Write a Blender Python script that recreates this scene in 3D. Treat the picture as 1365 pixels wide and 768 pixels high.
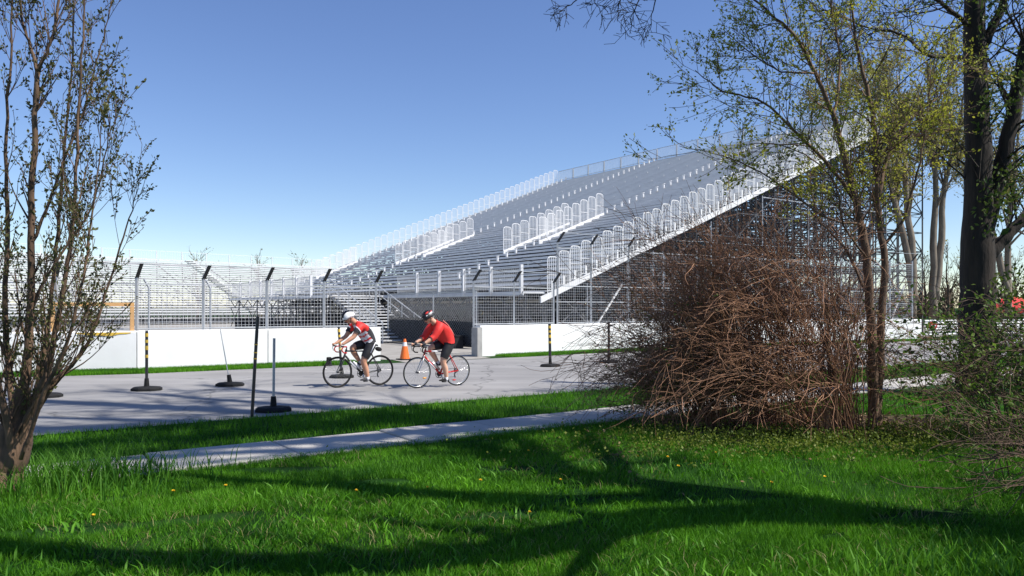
import bpy, math, random
import numpy as np
from mathutils import Vector, Matrix

# ------------------------------------------------------------------ reset
for o in list(bpy.data.objects):
    bpy.data.objects.remove(o, do_unlink=True)
scene = bpy.context.scene
COL = scene.collection
R = math.radians
rng = random.Random(7)

# ------------------------------------------------------------------ camera
EYE, HOR, FPX = 1.75, 410.0, 1024.0
cd = bpy.data.cameras.new('camera')
cam = bpy.data.objects.new('camera', cd); COL.objects.link(cam)
cam.location = (0, 0, EYE); cam.rotation_euler = (R(90), 0, 0)
cd.sensor_width = 36; cd.lens = 36 * FPX / 1365
cd.shift_y = (HOR - 384) / 1365
cd.clip_start = 0.05; cd.clip_end = 5000
scene.camera = cam

# ------------------------------------------------------------------ light
EL = R(52); SX, SY = 0.957, -0.290            # horizontal direction towards the sun
S3 = Vector((SX * math.cos(EL), SY * math.cos(EL), math.sin(EL))).normalized()
world = bpy.data.worlds.new('World'); scene.world = world; world.use_nodes = True
wn = world.node_tree; wn.nodes.clear()
wo = wn.nodes.new('ShaderNodeOutputWorld'); wb = wn.nodes.new('ShaderNodeBackground')
sk = wn.nodes.new('ShaderNodeTexSky'); sk.sky_type = 'NISHITA'; sk.sun_disc = False
sk.sun_elevation = EL; sk.sun_rotation = math.atan2(SX, SY)
sk.air_density = 1.0; sk.dust_density = 0.0; sk.ozone_density = 4.0
wb.inputs[1].default_value = 0.095
hs = wn.nodes.new('ShaderNodeHueSaturation'); hs.inputs['Saturation'].default_value = 1.08; hs.inputs['Value'].default_value = 1.1; hs.inputs['Hue'].default_value = .512
wn.links.new(sk.outputs[0], hs.inputs['Color']); wn.links.new(hs.outputs[0], wb.inputs[0]); wn.links.new(wb.outputs[0], wo.inputs[0])
sd = bpy.data.lights.new('sun', 'SUN'); sd.energy = 5.0; sd.angle = R(0.53); sd.color = (1.0, 0.955, 0.88)
sun = bpy.data.objects.new('sun', sd); COL.objects.link(sun)
sun.rotation_euler = (-S3).to_track_quat('-Z', 'Y').to_euler(); sun.location = (20, -10, 40)
vs = scene.view_settings
vs.view_transform = 'Standard'; vs.look = 'None'; vs.gamma = 1; vs.use_curve_mapping = False
vs.exposure = 0.52

# ------------------------------------------------------------------ helpers
def gpt(px, py):                       # ground point under a pixel
    Y = EYE * FPX / (py - HOR)
    return Vector(((px - 682) / FPX * Y, Y, 0))
def ppt(px, py, Y):                    # pixel at a given depth
    return Vector(((px - 682) / FPX * Y, Y, EYE + (HOR - py) / FPX * Y))
def V(*a): return Vector(a)
Z = V(0, 0, 1)

class MB:
    def __init__(s): s.v = []; s.f = []; s.m = []
    def add(s, vs_, fs, m=0):
        b = len(s.v); s.v.extend(tuple(x) for x in vs_)
        s.f.extend([tuple(i + b for i in f) for f in fs]); s.m.extend([m] * len(fs)); return s
    def box(s, c, a, b, w, m=0):       # centre and three half vectors
        c, a, b, w = Vector(c), Vector(a), Vector(b), Vector(w)
        P = [c + x * a + y * b + z * w for z in (-1, 1) for y in (-1, 1) for x in (-1, 1)]
        return s.add(P, [(0, 2, 3, 1), (4, 5, 7, 6), (0, 1, 5, 4), (2, 6, 7, 3), (0, 4, 6, 2), (1, 3, 7, 5)], m)
    def abox(s, c, sx, sy, sz, m=0):
        return s.box(c, (sx / 2, 0, 0), (0, sy / 2, 0), (0, 0, sz / 2), m)
    def tube(s, pts, rs, n=4, cap=True, m=0):
        pts = [Vector(p) for p in pts]
        if not isinstance(rs, (list, tuple)): rs = [rs] * len(pts)
        b = len(s.v); k = len(pts); up = None
        for i, p in enumerate(pts):
            t = (pts[min(i + 1, k - 1)] - pts[max(i - 1, 0)])
            if t.length < 1e-9: t = V(0, 0, 1)
            t.normalize()
            if up is None:
                up = t.cross(V(0, 0, 1) if abs(t.z) < .9 else V(1, 0, 0)).normalized()
            else:
                up = (up - t * up.dot(t))
                up = up.normalized() if up.length > 1e-6 else t.orthogonal().normalized()
            w = t.cross(up)
            for j in range(n):
                a = 2 * math.pi * (j + .5) / n
                s.v.append(tuple(p + (up * math.cos(a) + w * math.sin(a)) * rs[i]))
        c0 = len(s.f)
        for i in range(k - 1):
            for j in range(n):
                q = b + i * n + j; q2 = b + i * n + (j + 1) % n
                s.f.append((q, q2, q2 + n, q + n))
        if cap and n > 3:
            s.f.append(tuple(b + j for j in range(n))[::-1]); s.f.append(tuple(b + (k - 1) * n + j for j in range(n)))
        s.m.extend([m] * (len(s.f) - c0)); return s
    def bar(s, p, q, r, n=4, m=0): return s.tube([p, q], [r * 1.2 if n == 4 else r] * 2, n, True, m)
    def ell(s, c, a, b, w, nu=10, nv=7, m=0):   # ellipsoid with half axes a,b,w
        c, a, b, w = Vector(c), Vector(a), Vector(b), Vector(w)
        P = [c - w]
        for i in range(1, nv):
            ph = math.pi * i / nv - math.pi / 2
            for j in range(nu):
                th = 2 * math.pi * j / nu
                P.append(c + w * math.sin(ph) + (a * math.cos(th) + b * math.sin(th)) * math.cos(ph))
        P.append(c + w); F = []
        for j in range(nu): F.append((0, 1 + (j + 1) % nu, 1 + j))
        for i in range(nv - 2):
            for j in range(nu):
                q = 1 + i * nu + j; q2 = 1 + i * nu + (j + 1) % nu
                F.append((q, q2, q2 + nu, q + nu))
        e = len(P) - 1; q0 = 1 + (nv - 2) * nu
        for j in range(nu): F.append((e, q0 + j, q0 + (j + 1) % nu))
        return s.add(P, F, m)
    def lathe(s, prof, n=16, c=(0, 0, 0), sq=None, m=0):
        P = []; F = []; c = Vector(c)
        for r, z in prof:
            for j in range(n):
                a = 2 * math.pi * (j + .5) / n
                P.append(c + V(r * math.cos(a), r * math.sin(a), z))
        for i in range(len(prof) - 1):
            for j in range(n):
                q = i * n + j; q2 = i * n + (j + 1) % n
                F.append((q, q2, q2 + n, q + n))
        F.append(tuple(range(n))[::-1]); F.append(tuple((len(prof) - 1) * n + j for j in range(n)))
        return s.add(P, F, m)
    def mesh(s, name, mats, smooth=False):
        me = bpy.data.meshes.new(name)
        me.from_pydata(s.v, [], s.f)
        for mt in (mats if isinstance(mats, (list, tuple)) else [mats]): me.materials.append(mt)
        if any(s.m): me.polygons.foreach_set('material_index', s.m)
        if smooth: me.polygons.foreach_set('use_smooth', [True] * len(me.polygons))
        me.update(); return me
    def build(s, name, mats, parent=None, smooth=False, local=False, **kw):
        return link(name, s.mesh(name, mats, smooth), parent, local=local, **kw)

def wmat(o):
    if o is None: return Matrix.Identity(4)
    if o.parent is None: return o.matrix_basis.copy()
    return wmat(o.parent) @ o.matrix_parent_inverse @ o.matrix_basis
def tag(o, label=None, cat=None, group=None, kind=None):
    if label: o['label'] = label
    if cat: o['category'] = cat
    if group: o['group'] = group
    if kind: o['kind'] = kind
    return o
def link(name, me, parent=None, M=None, local=False, **kw):
    o = bpy.data.objects.new(name, me); COL.objects.link(o)
    if M is not None: o.matrix_basis = M
    if parent is not None:
        o.parent = parent
        if not local: o.matrix_parent_inverse = wmat(parent).inverted()
    return tag(o, **kw)
def thing(name, loc, label, cat, group=None, rz=0):
    o = bpy.data.objects.new(name, None); COL.objects.link(o); o.empty_display_size = .2
    o.matrix_basis = Matrix.Translation(Vector(loc)) @ Matrix.Rotation(rz, 4, 'Z')
    return tag(o, label, cat, group)
def npmesh(name, verts, faces3, mat, attr=None):
    me = bpy.data.meshes.new(name); nv = len(verts); nf = len(faces3)
    me.vertices.add(nv); me.vertices.foreach_set('co', verts.astype(np.float32).ravel())
    me.loops.add(nf * 3); me.loops.foreach_set('vertex_index', faces3.astype(np.int32).ravel())
    me.polygons.add(nf); me.polygons.foreach_set('loop_start', np.arange(0, nf * 3, 3, dtype=np.int32))
    if attr is not None:
        at = me.attributes.new('var', 'FLOAT', 'POINT'); at.data.foreach_set('value', attr.astype(np.float32))
    me.materials.append(mat); me.update(); me.validate(); return me

# ------------------------------------------------------------------ materials
MATS = {}
def mat(name, c1, c2=None, scale=4.0, rough=.6, metal=0.0, bump=0.0, detail=4, spec=.5, stretch=None, bscale=None):
    m = bpy.data.materials.new(name); m.use_nodes = True; nt = m.node_tree; N = nt.nodes
    b = N['Principled BSDF']; b.inputs['Roughness'].default_value = rough; b.inputs['Metallic'].default_value = metal
    b.inputs['Specular IOR Level'].default_value = spec
    tc = N.new('ShaderNodeTexCoord'); src = tc.outputs['Object']
    if stretch:
        mp = N.new('ShaderNodeMapping'); mp.inputs['Scale'].default_value = stretch
        nt.links.new(src, mp.inputs[0]); src = mp.outputs[0]
    if c2 is None: c2 = tuple(x * .82 for x in c1)
    nz = N.new('ShaderNodeTexNoise'); nz.inputs['Scale'].default_value = scale; nz.inputs['Detail'].default_value = detail
    nt.links.new(src, nz.inputs['Vector'])
    rp = N.new('ShaderNodeValToRGB'); rp.color_ramp.elements[0].position = .3; rp.color_ramp.elements[1].position = .7
    rp.color_ramp.elements[0].color = (*c1, 1); rp.color_ramp.elements[1].color = (*c2, 1)
    nt.links.new(nz.outputs['Fac'], rp.inputs[0]); nt.links.new(rp.outputs[0], b.inputs['Base Color'])
    if bump:
        bp = N.new('ShaderNodeBump'); bp.inputs['Strength'].default_value = bump; bp.inputs['Distance'].default_value = .02
        n2 = N.new('ShaderNodeTexNoise'); n2.inputs['Scale'].default_value = bscale or scale * 4; n2.inputs['Detail'].default_value = 6
        nt.links.new(src, n2.inputs['Vector']); nt.links.new(n2.outputs['Fac'], bp.inputs['Height']); nt.links.new(bp.outputs[0], b.inputs['Normal'])
    MATS[name] = m; return m

def leafmat(name, c1, c2, trans=.35, var=True, nscale=.6):
    m = bpy.data.materials.new(name); m.use_nodes = True; nt = m.node_tree; N = nt.nodes
    b = N['Principled BSDF']; b.inputs['Roughness'].default_value = .55; b.inputs['Specular IOR Level'].default_value = .25
    out = N['Material Output']
    at = N.new('ShaderNodeAttribute'); at.attribute_name = 'var'
    tc = N.new('ShaderNodeTexCoord')
    nz = N.new('ShaderNodeTexNoise'); nz.inputs['Scale'].default_value = nscale; nz.inputs['Detail'].default_value = 3
    nt.links.new(tc.outputs['Object'], nz.inputs['Vector'])
    mx = N.new('ShaderNodeMath'); mx.operation = 'MULTIPLY_ADD'; mx.inputs[1].default_value = 1.6; mx.inputs[2].default_value = -.55
    nt.links.new(nz.outputs['Fac'], mx.inputs[0])
    ad = N.new('ShaderNodeMath'); ad.operation = 'MULTIPLY_ADD'; ad.inputs[1].default_value = .6; ad.use_clamp = True
    nt.links.new(at.outputs['Fac'], ad.inputs[0]); nt.links.new(mx.outputs[0], ad.inputs[2])
    rp = N.new('ShaderNodeValToRGB'); rp.color_ramp.elements[0].color = (*c1, 1); rp.color_ramp.elements[1].color = (*c2, 1)
    nt.links.new(ad.outputs[0], rp.inputs[0]); nt.links.new(rp.outputs[0], b.inputs['Base Color'])
    tr = N.new('ShaderNodeBsdfTranslucent'); nt.links.new(rp.outputs[0], tr.inputs['Color'])
    ms = N.new('ShaderNodeMixShader'); ms.inputs[0].default_value = trans
    nt.links.new(b.outputs[0], ms.inputs[1]); nt.links.new(tr.outputs[0], ms.inputs[2]); nt.links.new(ms.outputs[0], out.inputs[0])
    MATS[name] = m; return m

M_wall = mat('white_painted_concrete', (.84, .84, .82), (.74, .74, .72), 1.2, .7, bump=.08, bscale=30)
M_conc = mat('grey_concrete', (.40, .39, .37), (.30, .295, .28), 3, .85, bump=.15, bscale=40)
M_road = mat('pale_road', (.295, .286, .278), (.222, .215, .210), .5, .85, bump=.12, bscale=60, detail=8, stretch=(1, 1, 1))
M_slab = mat('sidewalk_concrete', (.45, .425, .385), (.36, .34, .305), 1.6, .85, bump=.15, bscale=50, detail=7)
M_gravel = mat('pale_gravel', (.33, .31, .28), (.24, .225, .2), 1.5, .95, bump=.4, bscale=25)
M_alu = mat('bare_aluminium', (.68, .685, .695), (.54, .545, .555), .8, .5, .0)
M_alu2 = mat('bright_aluminium', (.60, .605, .61), (.48, .485, .49), .8, .5, .0)
M_galv = mat('galvanised_steel', (.52, .53, .54), (.40, .41, .42), 3, .45, .35)
M_whitem = mat('white_coated_steel', (.78, .78, .77), (.66, .66, .655), 3, .45)
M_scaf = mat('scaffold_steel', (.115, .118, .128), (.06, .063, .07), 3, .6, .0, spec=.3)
M_wire = mat('white_wire', (.66, .67, .68), (.56, .57, .58), 3, .5, .1)
M_black = mat('black_rubber', (.012, .012, .013), (.02, .02, .02), 12, .8, bump=.2, spec=.2)
M_blackp = mat('black_plastic', (.016, .016, .018), (.03, .03, .032), 6, .45)
M_yel = mat('yellow_paint', (.72, .48, .06), (.6, .38, .05), 8, .6)
M_org = mat('cone_orange', (.82, .17, .02), (.72, .13, .015), 5, .5)
M_orgframe = mat('weathered_orange_paint', (.72, .38, .12), (.55, .33, .16), 3, .7, bump=.2)
M_screen = mat('black_screen_fabric', (.008, .008, .010), (.015, .0155, .018), 9, .9, spec=.08)
M_red = mat('red_fabric', (.62, .025, .02), (.5, .02, .018), 4, .7)
M_bark = mat('grey_brown_bark', (.19, .115, .068), (.055, .034, .022), 9, .9, bump=.9, bscale=28, stretch=(1, 1, .25))
M_barkd = mat('dark_bark', (.042, .030, .022), (.014, .011, .009), 7, .95, bump=1, bscale=18, stretch=(1, 1, .2))
M_barkp = mat('pale_bark', (.26, .215, .165), (.15, .12, .09), 4, .9, bump=.6, stretch=(1, 1, .3))
M_twig = mat('tan_brown_twig', (.40, .215, .120), (.21, .10, .055), 2.2, .85)
M_twigd = mat('dark_twig', (.15, .092, .055), (.065, .042, .028), 2.5, .85)
M_skin = mat('tanned_skin', (.56, .29, .18), (.48, .235, .145), 8, .5)
M_skin2 = mat('fair_skin', (.66, .38, .26), (.58, .32, .21), 8, .5)
M_hair = mat('grey_hair', (.35, .32, .29), (.25, .22, .2), 30, .7)
M_jblack = mat('black_jersey', (.018, .018, .022), (.028, .027, .032), 20, .7)
M_jred = mat('red_jersey', (.72, .03, .022), (.62, .022, .018), 12, .65)
M_jwhite = mat('white_jersey', (.78, .78, .8), (.62, .62, .66), 12, .65)
M_short = mat('black_shorts', (.010, .010, .012), (.018, .018, .02), 14, .55)
M_helm = mat('white_helmet', (.82, .82, .82), (.74, .74, .74), 9, .3)
M_cf = mat('dark_carbon', (.02, .02, .022), (.035, .033, .033), 8, .3)
M_fred = mat('red_bike_paint', (.55, .02, .018), (.45, .015, .014), 6, .25)
M_chrome = mat('polished_alloy', (.6, .6, .6), (.5, .5, .5), 8, .25, .8)
M_glass = mat('dark_lens', (.01, .01, .012), (.015, .015, .02), 5, .1)
M_refl = mat('orange_reflector', (.85, .38, .04), (.8, .3, .03), 9, .3)
M_petal = mat('dandelion_yellow', (.85, .6, .02), (.8, .48, .01), 40, .7)
M_straw = mat('dry_straw', (.42, .33, .17), (.3, .22, .11), 6, .9)
M_grass = leafmat('lawn_blades', (.008, .080, .003), (.130, .350, .012), .34, nscale=.9)
M_grasst = leafmat('long_grass_blades', (.022, .11, .008), (.13, .32, .025), .4, nscale=1.5)
M_cover = leafmat('ground_cover_leaf', (.07, .12, .016), (.19, .23, .03), .4, nscale=1.2)
M_leafpear = leafmat('small_dark_leaf', (.035, .046, .015), (.17, .17, .055), .35, nscale=2)
M_leafmid = leafmat('spring_leaf', (.16, .20, .018), (.46, .44, .055), .5, nscale=1.5)
M_leafbg = leafmat('pale_spring_leaf', (.17, .17, .05), (.33, .30, .11), .45, nscale=.8)
M_leafdk = leafmat('dark_ivy_leaf', (.02, .045, .010), (.13, .18, .025), .3, nscale=2)
M_leafbush = leafmat('shrub_leaf', (.035, .085, .012), (.17, .27, .035), .4, nscale=2)
M_dry = leafmat('dry_leaf', (.10, .06, .03), (.28, .19, .10), .2, nscale=3)

def road_wear(m):
    nt = m.node_tree; N = nt.nodes; b = N['Principled BSDF']; src = b.inputs['Base Color'].links[0].from_socket
    tc = N.new('ShaderNodeTexCoord'); mp = N.new('ShaderNodeMapping'); mp.inputs['Rotation'].default_value = (0, 0, -R(35)); mp.inputs['Scale'].default_value = (.12, 1.1, 1)
    nt.links.new(tc.outputs['Object'], mp.inputs[0])
    n1 = N.new('ShaderNodeTexNoise'); n1.inputs['Scale'].default_value = 1.0; n1.inputs['Detail'].default_value = 9; nt.links.new(mp.outputs[0], n1.inputs['Vector'])
    r1 = N.new('ShaderNodeMapRange'); r1.inputs['From Min'].default_value = .35; r1.inputs['From Max'].default_value = .7; r1.inputs['To Min'].default_value = .80; r1.inputs['To Max'].default_value = 1.08
    nt.links.new(n1.outputs['Fac'], r1.inputs['Value'])
    vo = N.new('ShaderNodeTexVoronoi'); vo.feature = 'DISTANCE_TO_EDGE'; vo.inputs['Scale'].default_value = .28
    nz = N.new('ShaderNodeTexNoise'); nz.inputs['Scale'].default_value = 1.3; nz.inputs['Detail'].default_value = 6; nt.links.new(tc.outputs['Object'], nz.inputs['Vector'])
    mx = N.new('ShaderNodeMix'); mx.data_type = 'VECTOR'; mx.inputs['Factor'].default_value = .55; nt.links.new(tc.outputs['Object'], mx.inputs['A']); nt.links.new(nz.outputs['Color'], mx.inputs['B'])
    nt.links.new(mx.outputs['Result'], vo.inputs['Vector'])
    r2 = N.new('ShaderNodeMapRange'); r2.inputs['From Min'].default_value = .001; r2.inputs['From Max'].default_value = .006; r2.inputs['To Min'].default_value = .55; nt.links.new(vo.outputs['Distance'], r2.inputs['Value'])
    mu = N.new('ShaderNodeMath'); mu.operation = 'MULTIPLY'; nt.links.new(r1.outputs[0], mu.inputs[0]); nt.links.new(r2.outputs[0], mu.inputs[1])
    vm = N.new('ShaderNodeVectorMath'); vm.operation = 'SCALE'; nt.links.new(src, vm.inputs[0]); nt.links.new(mu.outputs[0], vm.inputs['Scale']); nt.links.new(vm.outputs[0], b.inputs['Base Color'])
road_wear(M_road)
# ground: soil under the grass, bare earth and litter beneath the shrubs
BUSH = Vector((4.6, 11.6, 0))
def ground_material():
    m = bpy.data.materials.new('soil_and_turf'); m.use_nodes = True; nt = m.node_tree; N = nt.nodes
    b = N['Principled BSDF']; b.inputs['Roughness'].default_value = .95; b.inputs['Specular IOR Level'].default_value = .1
    tc = N.new('ShaderNodeTexCoord')
    nz = N.new('ShaderNodeTexNoise'); nz.inputs['Scale'].default_value = 2.2; nz.inputs['Detail'].default_value = 8
    nt.links.new(tc.outputs['Object'], nz.inputs['Vector'])
    gr = N.new('ShaderNodeValToRGB'); e = gr.color_ramp.elements
    e[0].position = .35; e[0].color = (.006, .028, .003, 1); e[1].position = .7; e[1].color = (.018, .06, .006, 1)
    so = N.new('ShaderNodeValToRGB'); e = so.color_ramp.elements
    e[0].position = .35; e[0].color = (.05, .034, .022, 1); e[1].position = .7; e[1].color = (.13, .09, .058, 1)
    nt.links.new(nz.outputs['Fac'], gr.inputs[0]); nt.links.new(nz.outputs['Fac'], so.inputs[0])
    vm = N.new('ShaderNodeVectorMath'); vm.operation = 'SUBTRACT'; vm.inputs[1].default_value = BUSH
    mp = N.new('ShaderNodeVectorMath'); mp.operation = 'MULTIPLY'; mp.inputs[1].default_value = (.36, .8, 0)
    ln = N.new('ShaderNodeVectorMath'); ln.operation = 'LENGTH'
    nt.links.new(tc.outputs['Object'], vm.inputs[0]); nt.links.new(vm.outputs[0], mp.inputs[0]); nt.links.new(mp.outputs[0], ln.inputs[0])
    ad = N.new('ShaderNodeMath'); ad.operation = 'MULTIPLY_ADD'; ad.inputs[1].default_value = .8
    nt.links.new(nz.outputs['Fac'], ad.inputs[0]); nt.links.new(ln.outputs['Value'], ad.inputs[2])
    rp = N.new('ShaderNodeValToRGB'); e = rp.color_ramp.elements
    e[0].position = .0; e[0].color = (0, 0, 0, 1); e[1].position = 1; e[1].color = (1, 1, 1, 1)
    mr = N.new('ShaderNodeMapRange'); mr.inputs['From Min'].default_value = 1.1; mr.inputs['From Max'].default_value = 1.5
    nt.links.new(ad.outputs[0], mr.inputs['Value'])
    mx = N.new('ShaderNodeMix'); mx.data_type = 'RGBA'
    nt.links.new(mr.outputs[0], mx.inputs['Factor']); nt.links.new(so.outputs[0], mx.inputs['A']); nt.links.new(gr.outputs[0], mx.inputs['B'])
    nt.links.new(mx.outputs['Result'], b.inputs['Base Color'])
    bp = N.new('ShaderNodeBump'); bp.inputs['Strength'].default_value = .6; bp.inputs['Distance'].default_value = .05
    nt.links.new(nz.outputs['Fac'], bp.inputs['Height']); nt.links.new(bp.outputs[0], b.inputs['Normal'])
    return m
M_ground = ground_material()

# ------------------------------------------------------------------ layout frame: road direction and its normal
A = R(55)
D2 = V(math.sin(A), math.cos(A), 0)          # along the road, to the right and away
N2 = V(-math.cos(A), math.sin(A), 0)         # across the road, to the left and away
def dn(u, v, z=0): return D2 * u + N2 * v + V(0, 0, z)
def Dof(p): return p.x * N2.x + p.y * N2.y
WL = [V(-34, 12.6, 0), V(-20, 17.7, 0), V(-12.2, 20.6, 0), V(-10.4, 21.3, 0), V(-7.4, 23.3, 0), V(-4.3, 25.2, 0)]
WR = [V(-1.13, 27.4, 0), V(3.7, 31.2, 0), V(12, 36.4, 0), V(22.4, 42, 0)]

# ------------------------------------------------------------------ ground, road, apron, sidewalk
def sheet(name, pts, z, m):
    mb = MB(); mb.add([(p.x, p.y, z) for p in pts], [tuple(range(len(pts)))])
    o = mb.build(name, m); tag(o, kind='structure'); return o
mb = MB(); mb.add([(-1500, -300, 0), (1500, -300, 0), (1500, 3000, 0), (-1500, 3000, 0)], [(0, 1, 2, 3)])
tag(mb.build('ground', M_ground), kind='structure')
def offs(poly, w):                            # offset towards the camera
    out = []
    for i, p in enumerate(poly):
        t = (poly[min(i + 1, len(poly) - 1)] - poly[max(i - 1, 0)]).normalized()
        out.append(p + V(t.y, -t.x, 0) * w)
    return out
ROAD_D = 12.3
far_l = offs(WL, 1.25); far_r = offs(WR, 1.15)
near = [dn(u, ROAD_D) for u in (90, 60, 40, 25, 10, -5, -20, -40, -60)]
wob = random.Random(3)
road_pts = [dn(-60, 19)] + far_l + far_r + [dn(55, 22), dn(90, 24)] + near
sheet('road', road_pts, .006, M_road)
# gravel apron in the gap and under the stands, behind the barriers
sheet('gravel_apron', [far_l[-1] + V(.35, .1, 0), WL[-1] + V(.3, .4, 0), WL[-1] + V(-1, .8, 0), WL[2] + V(0, 1, 0), V(-75, 40, 0), V(-70, 140, 0), V(40, 120, 0), V(40, 60, 0), WR[3] + V(0, 1, 0),
       WR[2] + V(0, .8, 0), WR[1] + V(0, .8, 0), WR[0] + V(-.3, .35, 0), far_r[0] + V(-.3, 0, 0)], .010, M_gravel)
# sidewalk: single slabs
sw = bpy.data.objects.new('sidewalk', None); COL.objects.link(sw); tag(sw, kind='structure')
u0 = (gpt(190, 607)).dot(D2)
L = 1.5
mb = MB()
def bevslab(w, l, h, b):
    m_ = MB(); x, y = l / 2, w / 2
    m_.add([(-x, -y, -h), (x, -y, -h), (x, y, -h), (-x, y, -h), (-x, -y, -b), (x, -y, -b), (x, y, -b), (-x, y, -b),
            (-x + b, -y + b, 0), (x - b, -y + b, 0), (x - b, y - b, 0), (-x + b, y - b, 0)],
           [(0, 1, 5, 4), (1, 2, 6, 5), (2, 3, 7, 6), (3, 0, 4, 7), (4, 5, 9, 8), (5, 6, 10, 9), (6, 7, 11, 10), (7, 4, 8, 11), (8, 9, 10, 11)])
    return m_
slab = bevslab(1.15, L - .022, .1, .012).mesh('sidewalk_slab', M_slab)
for i in range(-5, 30):
    r_ = random.Random(i)
    M = Matrix.Translation(dn(u0 + L * (i + .5), 9.3, .035 + r_.uniform(-.006, .006))) @ Matrix.Rotation(math.atan2(D2.y, D2.x), 4, 'Z') @ Matrix.Rotation(r_.uniform(-.006, .006), 4, 'Y')
    link('sidewalk_slab', slab, sw, M)

# ------------------------------------------------------------------ concrete barriers
HW = 1.1
def wallpanel(p, q, gap=.012):
    t = (q - p); ln = t.length; t.normalize(); nn = V(-t.y, t.x, 0)
    p2 = p + t * gap; q2 = q - t * gap; m_ = MB(); th = .32
    prof = [(0, 0), (0, HW - .03), (.03, HW), (th - .03, HW), (th, HW - .03), (th, 0)]
    P = [p2 + nn * a + V(0, 0, z) for a, z in prof] + [q2 + nn * a + V(0, 0, z) for a, z in prof]
    k = len(prof); F = [(i, i + 1, i + 1 + k, i + k) for i in range(k - 1)] + [tuple(range(k))[::-1], tuple(range(k, 2 * k))]
    return m_.add(P, [f[::-1] for f in F])
def wall(poly, label):
    th = thing('concrete_barrier', poly[0], label, 'barrier')
    for p, q in zip(poly[:-1], poly[1:]):
        n_ = max(1, round((q - p).length / 5))
        for i in range(n_):
            wallpanel(p.lerp(q, i / n_), p.lerp(q, (i + 1) / n_)).build('wall_panel', M_wall, th)
    return th
wl = wall([WL[0], WL[1], WL[2] + V(-.1, 0, 0), WL[3], WL[4], WL[5]], 'white concrete barrier with a yellow paint smear, ending beside the orange traffic cone')
wr = wall(WR, 'white concrete barrier below the tall mesh fence, in front of the dark scaffolding')
MB().box(WR[0] + V(-.12, -.06, .52), D2 * .1, N2 * .2, V(0, 0, .52)).build('end_block', M_conc, wr)
# paint smear on the left barrier
t_ = (WL[3] - WL[2]).normalized(); nn_ = V(t_.y, -t_.x, 0)
sm = MB(); r_ = random.Random(2); top = []; bot = []
for i in range(13):
    q = WL[3] - t_ * (.15 + i * .11) + nn_ * .004
    top.append(q + V(0, 0, HW - .035)); bot.append(q + V(0, 0, HW - .06 - .07 * math.sin(math.pi * i / 12) * r_.uniform(.6, 1.2)))
sm.add(top + bot, [(i, i + 1, i + 14, i + 13) for i in range(12)])
sm.build('paint_smear', M_yel, wl)
# orange frame standing on the barrier
pr = WL[3] + N2 * .15; pl = WL[2] + V(-.1, 0, 0) + N2 * .15
fr = thing('orange_frame', V(pr.x, pr.y, HW), 'weathered orange painted frame standing on the white barrier', 'frame')
MB().box(V(pr.x, pr.y, HW + .34) - t_ * .1, t_ * .05, N2 * .04, V(0, 0, .34)).build('upright', M_orgframe, fr)
MB().box(V(pl.x, pl.y, HW + .34), t_ * .05, N2 * .04, V(0, 0, .34)).build('upright', M_orgframe, fr)
a_ = V(pr.x, pr.y, 0) - t_ * .1; b_ = V(pl.x, pl.y, 0)
MB().box((a_ + b_) / 2 + V(0, 0, HW + .735), (a_ - b_) * .5 + t_ * .05, N2 * .045, V(0, 0, .05)).build('crossbar', M_orgframe, fr)
MB().bar(a_ + V(0, 0, HW + .46) - t_ * .04, a_ + V(0, 0, HW + .68) - t_ * .25, .015).build('corner_brace', M_whitem, fr)

# ------------------------------------------------------------------ catch fences
def wiregrid(p, q, z0, z1, step=.105, r=.0045, mid=True):
    m_ = MB(); t = (q - p); ln = t.length; n_ = int(ln / step)
    for i in range(1, n_):
        c = p + t * (i / n_); m_.bar(c + V(0, 0, z0), c + V(0, 0, z1), r)
    k = int((z1 - z0) / step)
    for i in range(k + 1):
        z = z0 + (z1 - z0) * i / k
        m_.bar(p + V(0, 0, z), q + V(0, 0, z), r)
    return m_
def fence(label, posts, zpost, zmesh, arm=True, z0=HW, off=.42, rails=(), armm=None, wire=.0036):
    ps = [p for p in posts]
    th = thing('catch_fence', ps[0], label, 'fence')
    tips = []
    for i, p in enumerate(ps):
        t = (ps[min(i + 1, len(ps) - 1)] - ps[max(i - 1, 0)]).normalized(); nn = V(t.y, -t.x, 0)
        MB().bar(p, p + V(0, 0, zpost), .042).build('post', M_galv, th)
        tip = p + V(0, 0, zpost + .36) + nn * .26 + t * .12; tips.append(tip)
        MB().box((p + V(0, 0, zpost - .04) + tip) / 2, (tip - p - V(0, 0, zpost - .04)) / 2, t * .05, nn * .03).build('overhang_arm', armm or M_blackp, th)
    for i in range(len(ps) - 1):
        wiregrid(ps[i], ps[i + 1], z0 + .02, zmesh, r=wire).build('mesh_panel', M_wire, th)
        for z in rails: MB().bar(ps[i] + V(0, 0, z), ps[i + 1] + V(0, 0, z), .022).build('rail', M_galv, th)
        MB().tube([tips[i], tips[i].lerp(tips[i + 1], .5) - V(0, 0, .03), tips[i + 1]], .012, 4).build('cable', M_galv, th)
    return th
def onwall(poly, px, back=.42):
    # point on the polyline seen at pixel column px, set back behind the barrier
    a = (px - 682) / FPX
    for p, q in zip(poly[:-1], poly[1:]):
        t = (q - p); den = t.x - a * t.y
        if abs(den) < 1e-9: continue
        s = (a * p.y - p.x) / den
        if -.001 <= s <= 1.001:
            nn = V(-t.y, t.x, 0).normalized(); return p + t * s + nn * back
    p, q = poly[-2], poly[-1]; t = q - p; s = (a * p.y - p.x) / (t.x - a * t.y)
    return p + t * s + V(-t.y, t.x, 0).normalized() * back
WLe = WL; lp = [onwall(WL, x) for x in (-150, -40, 70, 180, 275, 360, 437, 507)]
fence('low white mesh fence with dark slanted tips above the barrier left of the gap', lp, 2.62, 2.42, rails=(2.42, HW + .05))
lp2 = [onwall(WR, x) for x in (640, 694, 747)]
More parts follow.
